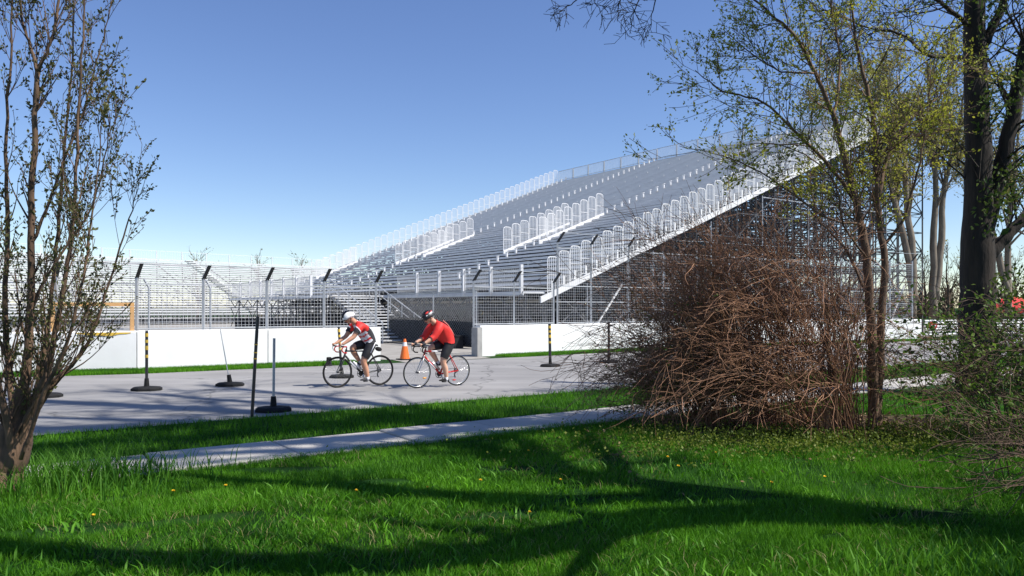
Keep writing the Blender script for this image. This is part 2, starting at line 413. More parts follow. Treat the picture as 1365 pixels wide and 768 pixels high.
fence('short mesh fence with dark slanted tips beside the screened gap', lp2, 2.75, 2.5, rails=(2.5, HW + .05))
tp = [onwall(WR, x) for x in (749, 797, 846, 893, 938, 981, 1020, 1058, 1095, 1130, 1163, 1195, 1225)]
tp[0] = tp[0] + D2 * .12
fence('tall galvanised mesh fence above the barrier in front of the scaffolding', tp, 4.35, 4.1, rails=(4.1, 2.6, HW + .05), wire=.0030)
# a second row of thinner bent posts behind the low fence
for px, Y in ((198, 23.2), (280, 24.0)):
    p = ppt(px, 410, Y); p.z = 0
    th = thing('bent_post', p, 'thin bent grey post behind the low fence' + (', beside the orange frame' if px < 220 else ', by the bleacher stairs'), 'post')
    MB().tube([p, p + V(0, 0, 2.35), p + V(-.1, -.1, 2.6)], .035, 6).build('pole', M_galv, th)
    MB().bar(p + V(-.08, 0, 2.2), p + V(.08, 0, 2.2), .02).build('bracket', M_galv, th)

# ------------------------------------------------------------------ grandstands
def archpanel(w, h, r=.020):
    m_ = MB(); c = .14
    path = [(0, 0), (0, h - c), (.03, h - .05), (c, h), (w - c, h), (w - .03, h - .05), (w, h - c), (w, 0)]
    m_.tube([V(x, 0, z) for x, z in path], r * 1.25, 4)
    for i in range(1, 5):
        x = w * i / 5; m_.bar(V(x, 0, .12), V(x, 0, h - .02), r * .6)
    for z in (.12, h * .5): m_.bar(V(0, 0, z), V(w, 0, z), r * .7)
    return m_
def barpanel(w, h, r=.014, bars=14):
    m_ = MB()
    m_.tube([V(0, 0, 0), V(0, 0, h), V(w, 0, h), V(w, 0, 0)], r * 1.4, 4); m_.bar(V(0, 0, .1), V(w, 0, .1), r * 1.2)
    for i in range(1, bars): m_.bar(V(w * i / bars, 0, .1), V(w * i / bars, 0, h), r * .55)
    return m_
def frame(o, x, y, z=Z):
    return Matrix(((x.x, y.x, z.x, o.x), (x.y, y.y, z.y, o.y), (x.z, y.z, z.z, o.z), (0, 0, 0, 1)))

class Stand:
    def __init__(s, label, O, d, n, rows, tread, rise, z0, width, seatmat):
        s.O, s.d, s.n, s.rows, s.tread, s.rise, s.z0, s.w, s.sm = O, d, n, rows, tread, rise, z0, width, seatmat
        s.root = thing('grandstand', O, label, 'grandstand')
    def P(s, u, v, z): return s.O + s.d * u + s.n * v + V(0, 0, z)
    def zat(s, u): return s.z0 + s.rise * u / s.tread
    def planks(s, bays, seed=1):
        r_ = random.Random(seed); bl = s.w / bays
        def lbox(l, dep, hgt, lip):          # an L shaped plank: board with a front lip; x along row, y up-slope
            m_ = MB(); m_.abox((l / 2, dep / 2 + .012, -.018), l, dep - .024, .036); m_.abox((l / 2, .006, -lip / 2), l, .024, lip)
            return m_
        cache = {}
        for kind, depth, du, dz, lip in (('seat_plank', .30, .30, .42, .125), ('foot_board', .30, .0, .0, .045)):
            for i in range(s.rows):
                o_ = (0 if i % 2 == 0 else bl * .5) if kind == 'seat_plank' else (bl * .25 if i % 2 else bl * .7)
                edges = [0.0] + [e for e in [o_ + k * bl for k in range(bays + 1)] if .6 < e < s.w - .6] + [s.w]
                for a, b in zip(edges[:-1], edges[1:]):
                    l = round(b - a - .05, 3); key = (kind, l)
                    if key not in cache: cache[key] = lbox(l, depth, .04, lip).mesh(kind, s.sm)
                    M = frame(s.P(i * s.tread + du, a + .025, s.z0 + i * s.rise + dz + r_.uniform(-.012, .012)), s.n, s.d)
                    link(kind, cache[key], s.root, M)
    def stringer(s, v, ulo=-.35, h=.27, m=None):
        p = s.P(ulo, v, s.zat(ulo) - .28); q = s.P(s.rows * s.tread, v, s.zat(s.rows * s.tread) - .28)
        MB().box((p + q) / 2, (q - p) / 2, s.n * .05, V(0, 0, h / 2)).build('stringer', m or M_whitem, s.root)
        b_ = MB().box(V(0, 0, 0), (.035, 0, 0), (0, .04, 0), (0, 0, .32)).mesh('seat_end_bracket', M_whitem)
        for i in range(s.rows):
            link('seat_end_bracket', b_, s.root, frame(s.P(i * s.tread + .30, v, s.zat(i * s.tread) + .1), s.d, s.n))
    def sideguard(s, v, h, i0=0, i1=None, base=.0, mesh=None, name='guard_panel'):
        me = mesh or archpanel(s.tread * .86, h).mesh(name, M_whitem)
        r_ = random.Random(int(v * 10) + i0)
        for i in range(i0, i1 or s.rows):
            M = frame(s.P(i * s.tread + .02, v, s.zat(i * s.tread) + base + r_.uniform(-.02, .02)), (s.d + s.n * r_.uniform(-.03, .03)).normalized(), -s.n)
            link(name, me, s.root, M)
    def scaffold(s, su, sv, lift, umax=None, seed=0):
        um = s.rows * s.tread; nu = int(um / su); nv = int(s.w / sv); r_ = random.Random(seed)
        st = MB(); ld = MB(); br = MB(); rad = .042
        us = [um * i / nu for i in range(nu + 1)]; vs_ = [s.w * j / nv for j in range(nv + 1)]
        top = lambda u: max(.3, s.zat(u) - .42)
        for i, u in enumerate(us):
            for j, v in enumerate(vs_):
                st.bar(s.P(u, v, 0), s.P(u, v, top(u)), rad)
                k = 0; z = .35
                while z < top(u) - .1:
                    if i < nu: ld.bar(s.P(u, v, z), s.P(us[i + 1], v, z), rad * .8)
                    if j < nv: ld.bar(s.P(u, v, z), s.P(u, vs_[j + 1], z), rad * .8)
                    z2 = min(z + lift, top(u))
                    if i < nu and (i + j + k) % 2 == 0: br.bar(s.P(u, v, z), s.P(us[i + 1], v, z2), rad * .75)
                    elif i < nu and r_.random() < .4: br.bar(s.P(u, v, z2), s.P(us[i + 1], v, z), rad * .75)
                    if j < nv and (i + k) % 2 == 0: br.bar(s.P(u, v, z), s.P(u, vs_[j + 1], z2), rad * .75)
                    z += lift; k += 1
                if j < nv and j % 2 == 0 and i < nu:   # raking beam under the rows
                    br.bar(s.P(u, v, top(u)), s.P(us[i + 1], v, top(us[i + 1])), rad * 1.3)
        for m_, nm in ((st, 'scaffold_standard'), (ld, 'scaffold_ledger'), (br, 'scaffold_brace')):
            o = m_.build(nm, M_scaf, s.root); o['kind'] = 'stuff'

SA = Stand('tall grey bleacher stand rising to the right over dark scaffolding', V(1.5, 34, 0), D2, N2, 50, .65, .26, 2.5, 40, M_alu)
SA.planks(4, 1)
SA.stringer(-.06); SA.stringer(40.06)
SA.sideguard(-.1, 1.62, 0, None, -.1); SA.sideguard(40.1, 1.75, 4, None, .0)
gp = archpanel(.56, 1.55).mesh('guard_panel', M_whitem)
for vv, a_, b_ in ((11.9, 9, 17), (10.0, 11, 19), (26.6, 9, 17), (24.6, 11, 18), (38.2, 6, 12)):
    SA.sideguard(vv, 1.5, a_, b_, .3, gp)
    p = SA.P(a_ * .65, vv, SA.zat(a_ * .65) + .25); q = SA.P(b_ * .65, vv, SA.zat(b_ * .65) + .25)
    MB().box((p + q) / 2, (q - p) / 2, N2 * .05, V(0, 0, .14)).build('aisle_stringer', M_whitem, SA.root)
ab = MB().abox((0, 0, 0), .08, .12, .30).abox((0, 0, .15), .12, .2, .03).mesh('aisle_bracket', M_whitem)
for vv in (10.0, 25.0, 38.2):
    for i in range(2, 50):
        if any(abs(vv - c) < 1.0 and a_ <= i < b_ for c, a_, b_ in ((10.0, 11, 19), (24.6, 11, 18), (38.2, 6, 12))): continue
        link('aisle_bracket', ab, SA.root, frame(SA.P(i * .65 + .25, vv, SA.zat(i * .65) + .52), D2, N2))
# back guard with posts
bp = barpanel(2.42, 1.1, .022, 20).mesh('back_guard_panel', M_galv)
for k in range(16):
    link('back_guard_panel', bp, SA.root, frame(SA.P(32.5, k * 2.5 + .04, SA.zat(32.5) + .25), N2, -D2))
    MB().bar(SA.P(32.56, k * 2.5, SA.zat(32.5) - .2), SA.P(32.56, k * 2.5, SA.zat(32.5) + 1.34), .04).build('back_guard_post', M_galv, SA.root)
# front walkway, its guard and underside truss
def deck(u0_, u1_, v0, v1):
    n_ = max(1, int((v1 - v0) / 2.5))
    for k in range(n_):
        a_, b_ = v0 + (v1 - v0) * k / n_, v0 + (v1 - v0) * (k + 1) / n_
        MB().box(SA.P((u0_ + u1_) / 2, (a_ + b_) / 2, 2.41), D2 * (u1_ - u0_) / 2, N2 * ((b_ - a_) / 2 - .012), V(0, 0, .035)).build('deck_panel', M_alu, SA.root)
    MB().box(SA.P(u0_ - .03, (v0 + v1) / 2, 2.37), D2 * .028, N2 * (v1 - v0) / 2, V(0, 0, .09)).build('deck_edge_beam', M_alu, SA.root)
    tr = MB(); n_ = int((v1 - v0) / 2.2)
    for k in range(n_):
        a_, b_ = v0 + (v1 - v0) * k / n_, v0 + (v1 - v0) * (k + 1) / n_
        tr.bar(SA.P(u0_ + .1, a_, 2.3), SA.P(u0_ + .1, (a_ + b_) / 2, 1.75), .028); tr.bar(SA.P(u0_ + .1, (a_ + b_) / 2, 1.75), SA.P(u0_ + .1, b_, 2.3), .028)
        if k % 2 == 0:
            tr.bar(SA.P(u0_ + .1, a_, 0), SA.P(u0_ + .1, a_, 2.35), .04); tr.bar(SA.P(u1_ - .1, a_, 0), SA.P(u1_ - .1, a_, 2.35), .04)
            tr.bar(SA.P(u0_ + .1, a_, .3), SA.P(u0_ + .1, b_, 1.7), .025); tr.bar(SA.P(u0_ + .1, a_, 1.7), SA.P(u0_ + .1, b_, .3), .025)
    tr.bar(SA.P(u0_ + .1, v0, 1.74), SA.P(u0_ + .1, v1, 1.74), .045)
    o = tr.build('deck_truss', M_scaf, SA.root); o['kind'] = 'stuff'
deck(-1.2, -.05, 0, 13.8); deck(-4.6, -.05, 13.82, 34)
fp = barpanel(2.26, 1.05, .016, 16).mesh('front_guard_panel', M_galv)
def frontguard(u_, v0, v1, posts=True):
    n_ = int((v1 - v0) / 2.4)
    for k in range(n_):
        v_ = v0 + 2.4 * k
        link('front_guard_panel', fp, SA.root, frame(SA.P(u_, v_ + .07, 2.48), N2, -D2))
        MB().box(SA.P(u_ - .03, v_, 2.98), D2 * .07, N2 * .06, V(0, 0, .64)).build('front_guard_post', M_alu, SA.root)
frontguard(-1.24, .1, 13.8); frontguard(-4.66, 16.3, 34)
o_ = MB()
for k in range(7):
    x_ = SA.P(-4.66 + k * .7, 34, 0); o_.bar(x_ + V(0, 0, 2.45), x_ + V(0, 0, 3.5), .018)
o_.bar(SA.P(-4.66, 34, 3.5), SA.P(-.2, 34, 3.5), .022); o_.build('end_rail', M_galv, SA.root)
# beige beam below the walkway and dark sheets added behind it to deepen the under-stand shade
MB().box(SA.P(1.2, 14, 2.05), D2 * .06, N2 * 13.5, V(0, 0, .07)).build('support_beam', mat('beige_steel', (.42, .36, .27), (.34, .29, .22), 2, .7), SA.root)
for k in range(12):
    MB().box(SA.P(3.4, 1.3 + k * 3.3, .66), D2 * .015, N2 * 1.6, V(0, 0, .62)).build('screen_and_shade_sheet', M_screen, SA.root)
    MB().box(SA.P(2.0, 1.3 + k * 3.3, 2.12), D2 * .015, N2 * 1.63, V(0, 0, .17)).build('shade_band', M_screen, SA.root)  # dark band added in place of the shadowed structure up there
for k in range(6):
    MB().box(SA.P(-4.3, 15.5 + k * 3.3, .5), D2 * .015, N2 * 1.6, V(0, 0, .42)).build('screen_and_shade_sheet', M_screen, SA.root)
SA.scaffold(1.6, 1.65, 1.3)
# side frame of larger pale tubes on the road side
for k in range(1, 15, 2):
    u_ = k * 2.1; zt = SA.zat(u_) - .5
    MB().bar(SA.P(u_, -.35, 0), SA.P(u_, -.35, zt), .026).build('side_standard', M_galv, SA.root)
    if k % 4 == 1 and k < 14:
        MB().bar(SA.P(u_, -.4, .3), SA.P(u_ + 2.1, -.4, min(3.2, zt)), .04).build('side_brace', M_whitem, SA.root)
for z_ in (2.0, 4.4, 7.8):
    ua = (z_ + .6 - 2.5) / .4
    MB().bar(SA.P(max(0, ua), -.36, z_), SA.P(32, -.36, z_), .024).build('side_ledger', M_galv, SA.root)
# stair from the gap up to the walkway
stt = thing('access_stair', SA.P(-4.5, 7.0, 0), 'wide aluminium stair with handrails climbing behind the left barrier end', 'stair')
for k in range(16):
    v_ = 7.0 + .42 * k; z_ = .153 * (k + 1)
    MB().box(SA.P(-3.4, v_ + .26, z_ - .02), D2 * 1.15, N2 * .17, V(0, 0, .028)).build('stair_tread', M_alu2, stt)
for u_ in (-4.6, -2.2):
    p, q = SA.P(u_, 6.9, .0), SA.P(u_, 13.7, 2.36)
    MB().box((p + q) / 2, (q - p) / 2, D2 * .03, V(0, 0, .06)).build('stair_stringer', M_scaf, stt)
    MB().bar(p + V(0, 0, 1.0), q + V(0, 0, 1.0), .025).build('handrail', M_galv, stt)
    MB().bar(p + V(0, 0, .55), q + V(0, 0, .55), .018).build('mid_rail', M_galv, stt)
    for k in range(6):
        c = p.lerp(q, k / 5); MB().bar(c, c + V(0, 0, 1.0), .022).build('rail_post', M_galv, stt)
# screened gate fence in the gap
gf = thing('screen_fence', SA.P(-3.5, 0, 0), 'chain link fence with black screening across the gap under the walkway', 'fence')
vp = [0.2, 3.9, 8.6]
for v_ in vp: MB().bar(SA.P(-3.5, v_, 0), SA.P(-3.5, v_, 2.45), .035).build('pole', M_galv, gf)
for a_, b_ in zip(vp[:-1], vp[1:]):
    MB().box(SA.P(-3.46, (a_ + b_) / 2, .66), D2 * .008, N2 * ((b_ - a_) / 2 - .05), V(0, 0, .6)).build('screen', M_screen, gf)
    w_ = MB(); ln = b_ - a_; hh = 2.3; k = int(ln / .16)
    for i in range(-int(hh / .16), k):
        for sgn in (1, -1):
            x0 = i * .16; lo = max(0, -x0); hi = min(hh, ln - x0)
            if hi > lo:
                f_ = (lambda x: a_ + x) if sgn == 1 else (lambda x: b_ - x)
                w_.bar(SA.P(-3.52, f_(x0 + lo), .06 + lo), SA.P(-3.52, f_(x0 + hi), .06 + hi), .003)
    o = w_.build('chain_link', M_galv, gf)
    MB().bar(SA.P(-3.5, a_, 2.42), SA.P(-3.5, b_, 2.42), .03).build('top_rail', M_galv, gf)
# black crate leaning against the screen
cr = thing('black_crate', SA.P(-3.9, 1.6, 0), 'black plastic crate on the ground against the screened fence', 'crate')
MB().box(SA.P(-3.9, 1.5, .27), D2 * .24, N2 * .5, V(0, 0, .25)).build('tub', M_blackp, cr)
MB().box(SA.P(-3.9, 1.5, .545), D2 * .27, N2 * .53, V(0, 0, .025)).build('lid', M_blackp, cr)
MB().box(SA.P(-4.14, 1.5, .4), D2 * .02, N2 * .12, V(0, 0, .02)).build('handle', M_blackp, cr)

# far stand, facing the sun
d3 = V(-.75, .66, 0).normalized(); n3 = V(-.66, -.75, 0).normalized()
SB = Stand('bright low bleacher stand in full sun behind the low fence', V(-14, 100, 0), d3, n3, 25, .65, .265, .7, 62, M_alu2)
SB.planks(5, 5); SB.stringer(-.06); SB.stringer(62.06)
bp2 = barpanel(2.9, 1.1, .014, 10).mesh('back_guard_panel', M_whitem)
for k in range(20):
    link('back_guard_panel', bp2, SB.root, frame(SB.P(16.3, k * 3.1 + .04, SB.zat(16.3) + .1), n3, -d3))
    MB().bar(SB.P(16.36, k * 3.1, 6.8), SB.P(16.36, k * 3.1, SB.zat(16.3) + 1.25), .05).build('back_guard_post', M_whitem, SB.root)
SB.scaffold(2.7, 3.1, 1.6, seed=4)
st3 = MB().abox((0, 0, 0), .32, 1.1, .05).mesh('aisle_step', M_whitem)
for vv in (21, 38):
    for i in range(25):
        link('aisle_step', st3, SB.root, frame(SB.P(i * .65 + .12, vv, SB.zat(i * .65) + .44), d3, n3))
ffp = barpanel(2.9, 1.0, .016, 12).mesh('front_guard_panel', M_galv)
for k in range(20):
    link('front_guard_panel', ffp, SB.root, frame(SB.P(-.6, k * 3.1 + .04, .05), n3, -d3))

# ------------------------------------------------------------------ right-hand roadside: guard rail, no entry sign, red canopy
gr = thing('guard_rail', V(23.4, 43.6, 0), 'low grey triple steel guard rail behind the dark tree trunk', 'guard rail')
ga, gb = V(23.4, 43.6, 0), V(44, 52, 0); gt = (gb - ga).normalized(); gn = V(gt.y, -gt.x, 0)
for z_ in (.28, .6, .92):
    prof = [(-.12, 0), (-.07, .06), (0, 0), (.07, .06), (.12, 0)]
    P = [ga + V(0, 0, z_ + a) + gn * b for a, b in prof] + [gb + V(0, 0, z_ + a) + gn * b for a, b in prof]
    MB().add(P, [(i, i + 1, i + 6, i + 5) for i in range(4)] + [(i + 5, i + 6, i + 1, i) for i in ()]).build('rail', M_whitem, gr)
for k in range(10):
    c = ga.lerp(gb, (k + .3) / 10) - gn * .08; MB().abox(c + V(0, 0, .53), .12, .12, 1.06).build('post', M_galv, gr)
ns = thing('no_entry_sign', ppt(1243, 434, 42.5) * 1, 'small round red no entry sign on a post by the guard rail', 'sign')
c = ppt(1243, 434, 42.5); ns.matrix_basis = Matrix.Translation(V(c.x, c.y, 0))
MB().bar(V(c.x, c.y + .03, 0), V(c.x, c.y + .03, c.z + .3), .03).build('post', M_galv, ns)
m_ = MB(); m_.tube([V(c.x, c.y, c.z), V(c.x, c.y - .02, c.z)], .24, 20); m_.build('plate', M_red, ns)
MB().abox((c.x, c.y - .026, c.z), .32, .008, .07).build('white_bar', M_wall, ns)
cn = ppt(1350, 410, 58); cn.z = 0
ct = thing('red_canopy', cn, 'red peaked canopy tent far behind the guard rail', 'canopy')
rf = MB(); s_ = 2.4
for dx in (0,):
    P = [cn + V(-s_, -s_, 1.75), cn + V(s_, -s_, 1.75), cn + V(s_, s_, 1.75), cn + V(-s_, s_, 1.75), cn + V(0, 0, 2.6),
         cn + V(-s_, -s_, 1.35), cn + V(s_, -s_, 1.35), cn + V(s_, s_, 1.35), cn + V(-s_, s_, 1.35)]
    rf.add(P, [(0, 1, 4), (1, 2, 4), (2, 3, 4), (3, 0, 4), (5, 6, 1, 0), (6, 7, 2, 1), (7, 8, 3, 2), (8, 5, 0, 3)])
rf.build('roof_fabric', M_red, ct)
for a_ in (-1, 1):
    for b_ in (-1, 1): MB().bar(cn + V(a_ * 2.33, b_ * 2.33, 0), cn + V(a_ * 2.33, b_ * 2.33, 1.72), .035).build('leg', M_galv, ct)

# ------------------------------------------------------------------ road furniture
def delineator(name, base, top, label, rpost=.022, postm=None, bands=(), rz=0.6, socket=True, basepad=True, cat='post'):
    th = thing(name, base, label, cat)
    if basepad:
        m_ = MB(); prof = [(.30, 0), (.30, .045), (.255, .075), (.09, .09)]
        m_.lathe(prof, 8); M_ = Matrix.Translation(base) @ Matrix.Rotation(rz, 4, 'Z') @ Matrix.Diagonal((1.05, .8, 1, 1))
        link('rubber_base', m_.mesh('rubber_base', M_black), th, M_ @ Matrix.Translation(V(0, 0, .008)))
    ax = (top - base).normalized()
    if socket: MB().tube([base + V(0, 0, .08), base + V(0, 0, .1) + ax * .16], [.055, .042], 8).build('socket', M_black, th)
    b0 = base + V(0, 0, .05 if basepad else -.05)
    MB().tube([b0, top], rpost, 8).build('pole', postm or M_blackp, th)
    for a_, b_ in bands:
        p, q = base.lerp(top, a_), base.lerp(top, b_)
        MB().tube([p, q], rpost + .004, 8).build('yellow_band', M_yel, th)
    return th
def up(base, px, py):
    return ppt(px, py, base.y)
bands = ((.55, .6), (.68, .75), (.8, .85), (.9, .96))
b = gpt(195, 521); delineator('delineator_post', b, up(b, 195, 441), 'upright striped delineator post on a black rubber base, level with the orange frame', .03, None, bands, .2)
b = gpt(306, 515); delineator('marker_rod', b, up(b, 293, 438), 'thin grey rod tilting from a black rubber base on the road', .011, M_galv, (), .1)
b = gpt(335, 557); delineator('marker_stick', b, up(b, 343, 422), 'tall black leaning stick planted at the road edge without a base', .026, M_blackp, ((.58, .588), (.64, .648), (.72, .728)), 0, False, False)
b = gpt(364, 549); delineator('marker_rod', b, up(b, 365, 451), 'upright grey rod in a black rubber base at the grass verge', .022, M_galv, (), .3)
b = gpt(733, 489); delineator('delineator_post', b, up(b, 732, 432), 'striped delineator post on the road before the right barrier, away from the shrub', .045, None, bands, .5)
b = gpt(811, 484); delineator('delineator_post', b, up(b, 811, 429), 'dark delineator post on the road half hidden by the brown shrub', .04, None, (), .5)
b = gpt(455, 504); delineator('delineator_post', b, up(b, 451, 436), 'striped delineator post standing behind the front wheel of the black bicycle', .03, None, bands, .1)
b = gpt(60, 530); delineator('delineator_post', b, up(b, 60, 470), 'short delineator post behind the twiggy left tree', .03, None, (), .1)
# stub by the barrier
b = gpt(438, 488); MBs = MB(); MBs.lathe([(.1, 0), (.1, .02), (.075, .04), (.075, .24), (.06, .26)], 10, b + V(0, 0, .006))
tag(MBs.build('bollard_stub', M_black), 'short black stub on the grass edge behind the black bicycle', 'bollard')
for px, py in ((275, 489), (697, 466)):
    b = gpt(px, py); m_ = MB(); m_.box(b + V(0, 0, .05), (.09, 0, 0), (0, .07, 0), (0, 0, .05)); m_.box(b + V(.05, 0, .12), (.03, 0, .03), (0, .04, 0), (-.02, 0, .05))
    tag(m_.build('ground_light', M_blackp), 'small black fixture in the grass strip ' + ('below the low fence' if px < 400 else 'below the short fence right of the gap'), 'fixture')

# traffic cone
b = gpt(539, 480)
cn_ = thing('traffic_cone', b, 'orange traffic cone with a white collar in the barrier gap', 'cone')
MB().box(b + V(0, 0, .028), D2 * .22, N2 * .22, V(0, 0, .018)).build('base', M_black, cn_)
def ring(z0_, z1_, m, nm):
    r0, r1 = .165 - .13 * z0_ / .68, .165 - .13 * z1_ / .68
    m_ = MB(); m_.lathe([(r0, z0_), (r1, z1_)], 18, b + V(0, 0, .046)); m_.build(nm, m, cn_, smooth=False)
ring(0, .42, M_org, 'lower_body'); ring(.42, .55, M_jwhite, 'white_collar'); ring(.55, .66, M_org, 'tip')

# ------------------------------------------------------------------ cyclists
def arc(cx, cz, r, y, a0, a1, n): return [V(cx + r * math.cos(a0 + (a1 - a0) * i / n), y, cz + r * math.sin(a0 + (a1 - a0) * i / n)) for i in range(n + 1)]
def torus(mb, cx, cz, R_, r, n=36, k=6, flat=1.0, m=0):
    b0 = len(mb.v)
    for i in range(n):
        a = 2 * math.pi * i / n
        for j in range(k):
            c = 2 * math.pi * j / k; q = R_ + r * math.cos(c)
            mb.v.append((cx + q * math.cos(a), r * flat * math.sin(c), cz + q * math.sin(a)))
    for i in range(n):
        for j in range(k):
            f = (b0 + i * k + j, b0 + ((i + 1) % n) * k + j, b0 + ((i + 1) % n) * k + (j + 1) % k, b0 + i * k + (j + 1) % k)
            mb.f.append(f); mb.m.append(m)
def bicycle(pos, rz, label, fm, bag, wheelrefl, accent):
    T = thing('road_bicycle', pos, label, 'bicycle', None, rz)
    def bl(mb, nm, m, par=T, smooth=True): return mb.build(nm, m, par, smooth, local=True)
    wr = .338
    for x in (0, 1.0):
        wq = MB(); torus(wq, x, wr, wr - .016, .019 if bag else .015, 40, 8); w = bl(wq, 'wheel', M_black)
        w.name = 'wheel'
        rm = MB(); torus(rm, x, wr, wr - .034, .012, 40, 6, .75); bl(rm, 'rim', M_cf if bag else M_chrome, w)
        sp = MB()
        for i in range(20):
            a = 2 * math.pi * i / 20; s_ = 1 if i % 2 else -1
            sp.tube([V(x + .02 * math.cos(a + .6 * s_), s_ * .03, wr + .02 * math.sin(a + .6 * s_)), V(x + (wr - .04) * math.cos(a), 0, wr + (wr - .04) * math.sin(a))], .0016, 3)
        bl(sp, 'spokes', M_chrome, w)
        hb = MB(); hb.tube([V(x, -.05, wr), V(x, .05, wr)], .02, 10); bl(hb, 'hub', M_cf, w)
        if wheelrefl:
            a = R(215) if x else R(-70)
            q = MB(); c = V(x + .22 * math.cos(a), 0, wr + .22 * math.sin(a)); q.abox(c, .075, .02, .028); bl(q, 'reflector', M_refl if x else M_red, w)
    BB = V(.43, 0, .28); ST = V(.22, 0, .80); HT = V(.795, 0, .83); HB = V(.84, 0, .68)
    f = MB(); f.tube([BB, HB + V(-.005, 0, .02)], [.022, .022], 10); f.tube([BB, ST], .018, 10)
    f.tube([ST - V(0, 0, .03), HT - V(0, 0, .04)], .017, 10); f.tube([HT, HB], .021, 10)
    for s_ in (-1, 1):
        f.tube([BB + V(0, s_ * .025, 0), V(0, s_ * .055, wr)], [.012, .009], 8); f.tube([ST + V(.01, s_ * .01, -.04), V(0, s_ * .055, wr)], [.010, .008], 8)
    frm = bl(f, 'frame', fm)
    dc = MB(); p, q = HB.lerp(BB, .3), HB.lerp(BB, .7); dc.tube([p, q], .0228, 10); bl(dc, 'frame_decal', accent, frm)
    if not bag:
        dc = MB(); p, q = (ST - V(0, 0, .03)).lerp(HT - V(0, 0, .04), .35), (ST - V(0, 0, .03)).lerp(HT - V(0, 0, .04), .75); dc.tube([p, q], .0185, 10); bl(dc, 'top_tube_decal', accent, frm)
    fk = MB()
    for s_ in (-1, 1): fk.tube([HB + V(0, s_ * .03, 0), V(.90, s_ * .05, .55), V(.955, s_ * .05, .43), V(1.0, s_ * .05, wr)], [.015, .014, .011, .009], 8)
    fk.tube([HB + V(0, -.035, 0), HB + V(0, .035, 0)], .017, 8); bl(fk, 'fork', M_cf if bag else M_chrome)
    h = MB(); h.tube([HT, V(.785, 0, .875), V(.88, 0, .895)], .016, 8); bl(h, 'stem', M_cf)
    h = MB(); h.tube([V(.88, -.2, .895), V(.88, .2, .895)], .014, 8)
    for s_ in (-1, 1):
        h.tube([V(.88, s_ * .2, .895), V(.95, s_ * .205, .89), V(.985, s_ * .21, .85), V(.98, s_ * .21, .80), V(.94, s_ * .21, .765), V(.87, s_ * .21, .76)], .014, 8)
    bar_ = bl(h, 'handlebar', M_black if not bag else M_fred)
    for s_ in (-1, 1):
        q = MB(); q.tube([V(.94, s_ * .205, .895), V(1.0, s_ * .205, .905), V(1.02, s_ * .205, .945)], [.017, .019, .013], 8)
        br_ = bl(q, 'brake_hood', M_black); q = MB(); q.tube([V(1.02, s_ * .205, .91), V(1.03, s_ * .205, .86), V(1.01, s_ * .205, .80)], .008, 6); bl(q, 'brake_lever', M_chrome, br_)
    sp = MB(); sp.tube([ST - V(-.01, 0, .05), V(.195, 0, .875)], .013, 8); bl(sp, 'seatpost', M_cf)
    sd_ = MB(); P = []
    for x, w_, z_ in ((.06, .05, .895), (.08, .075, .90), (.15, .065, .898), (.22, .03, .895), (.31, .02, .893), (.33, .01, .89)):
        for j in range(8):
            a = 2 * math.pi * j / 8; P.append(V(x, w_ * math.cos(a), z_ + .02 * math.sin(a)))
    F = [(i * 8 + j, i * 8 + (j + 1) % 8, (i + 1) * 8 + (j + 1) % 8, (i + 1) * 8 + j) for i in range(5) for j in range(8)] + [tuple(range(8)), tuple(range(40, 48))[::-1]]
    sd_.add(P, F); bl(sd_, 'saddle', M_black)
    if bag:
        q = MB(); q.ell(V(.03, 0, .81), (.085, 0, .02), (0, .045, 0), (-.01, 0, .05)); bl(q, 'saddle_bag', M_black)
    ck = MB(); torus(ck, .43, .28, .085, .008, 24, 5, .4); ck.tube([V(.43, -.052, .28), V(.43, -.044, .28)], .06, 14)
    for i in range(5):
        a = i * 2 * math.pi / 5; ck.bar(V(.43, -.05, .28), V(.43 + .085 * math.cos(a), -.05, .28 + .085 * math.sin(a)), .008)
    ck.v = [(x, y - .05 if abs(y) < .02 else y, z) for x, y, z in ck.v]; bl(ck, 'chainring', M_cf)
    cb = MB(); torus(cb, 0, wr, .045, .012, 18, 5, 1.2); cb.v = [(x, y - .045, z) for x, y, z in cb.v]; bl(cb, 'cassette', M_cf)
    dr = MB(); dr.tube([V(0, -.06, wr - .03), V(.03, -.06, wr - .09), V(.01, -.06, wr - .16)], [.02, .014, .018], 6); bl(dr, 'derailleur', M_cf)
    cn2 = MB(); cn2.tube([V(.43, -.05, .368), V(0, -.05, wr + .045)], .005, 4); cn2.tube([V(.43, -.05, .192), V(0.01, -.05, wr - .14)], .005, 4); bl(cn2, 'chain', M_cf)
    for s_, e in ((1, V(.395, .11, .115)), (-1, V(.465, -.11, .445))):
        q = MB(); q.tube([V(.43, s_ * .06, .28), V(e.x, s_ * .075, e.z)], [.014, .010], 6); c_ = bl(q, 'crank_arm', M_chrome)
        q = MB(); q.abox(V(e.x, e.y, e.z), .08, .07, .018); bl(q, 'pedal', M_black, c_)
    bo = MB(); p = HB.lerp(BB, .42) + V(-.03, 0, .04); q = HB.lerp(BB, .85) + V(-.03, 0, .04)
    bo.tube([q, q.lerp(p, .75), q.lerp(p, .8), q.lerp(p, .95), p], [.034, .036, .026, .024, .014], 12); bl(bo, 'water_bottle', M_jwhite if bag else M_chrome)
    return T

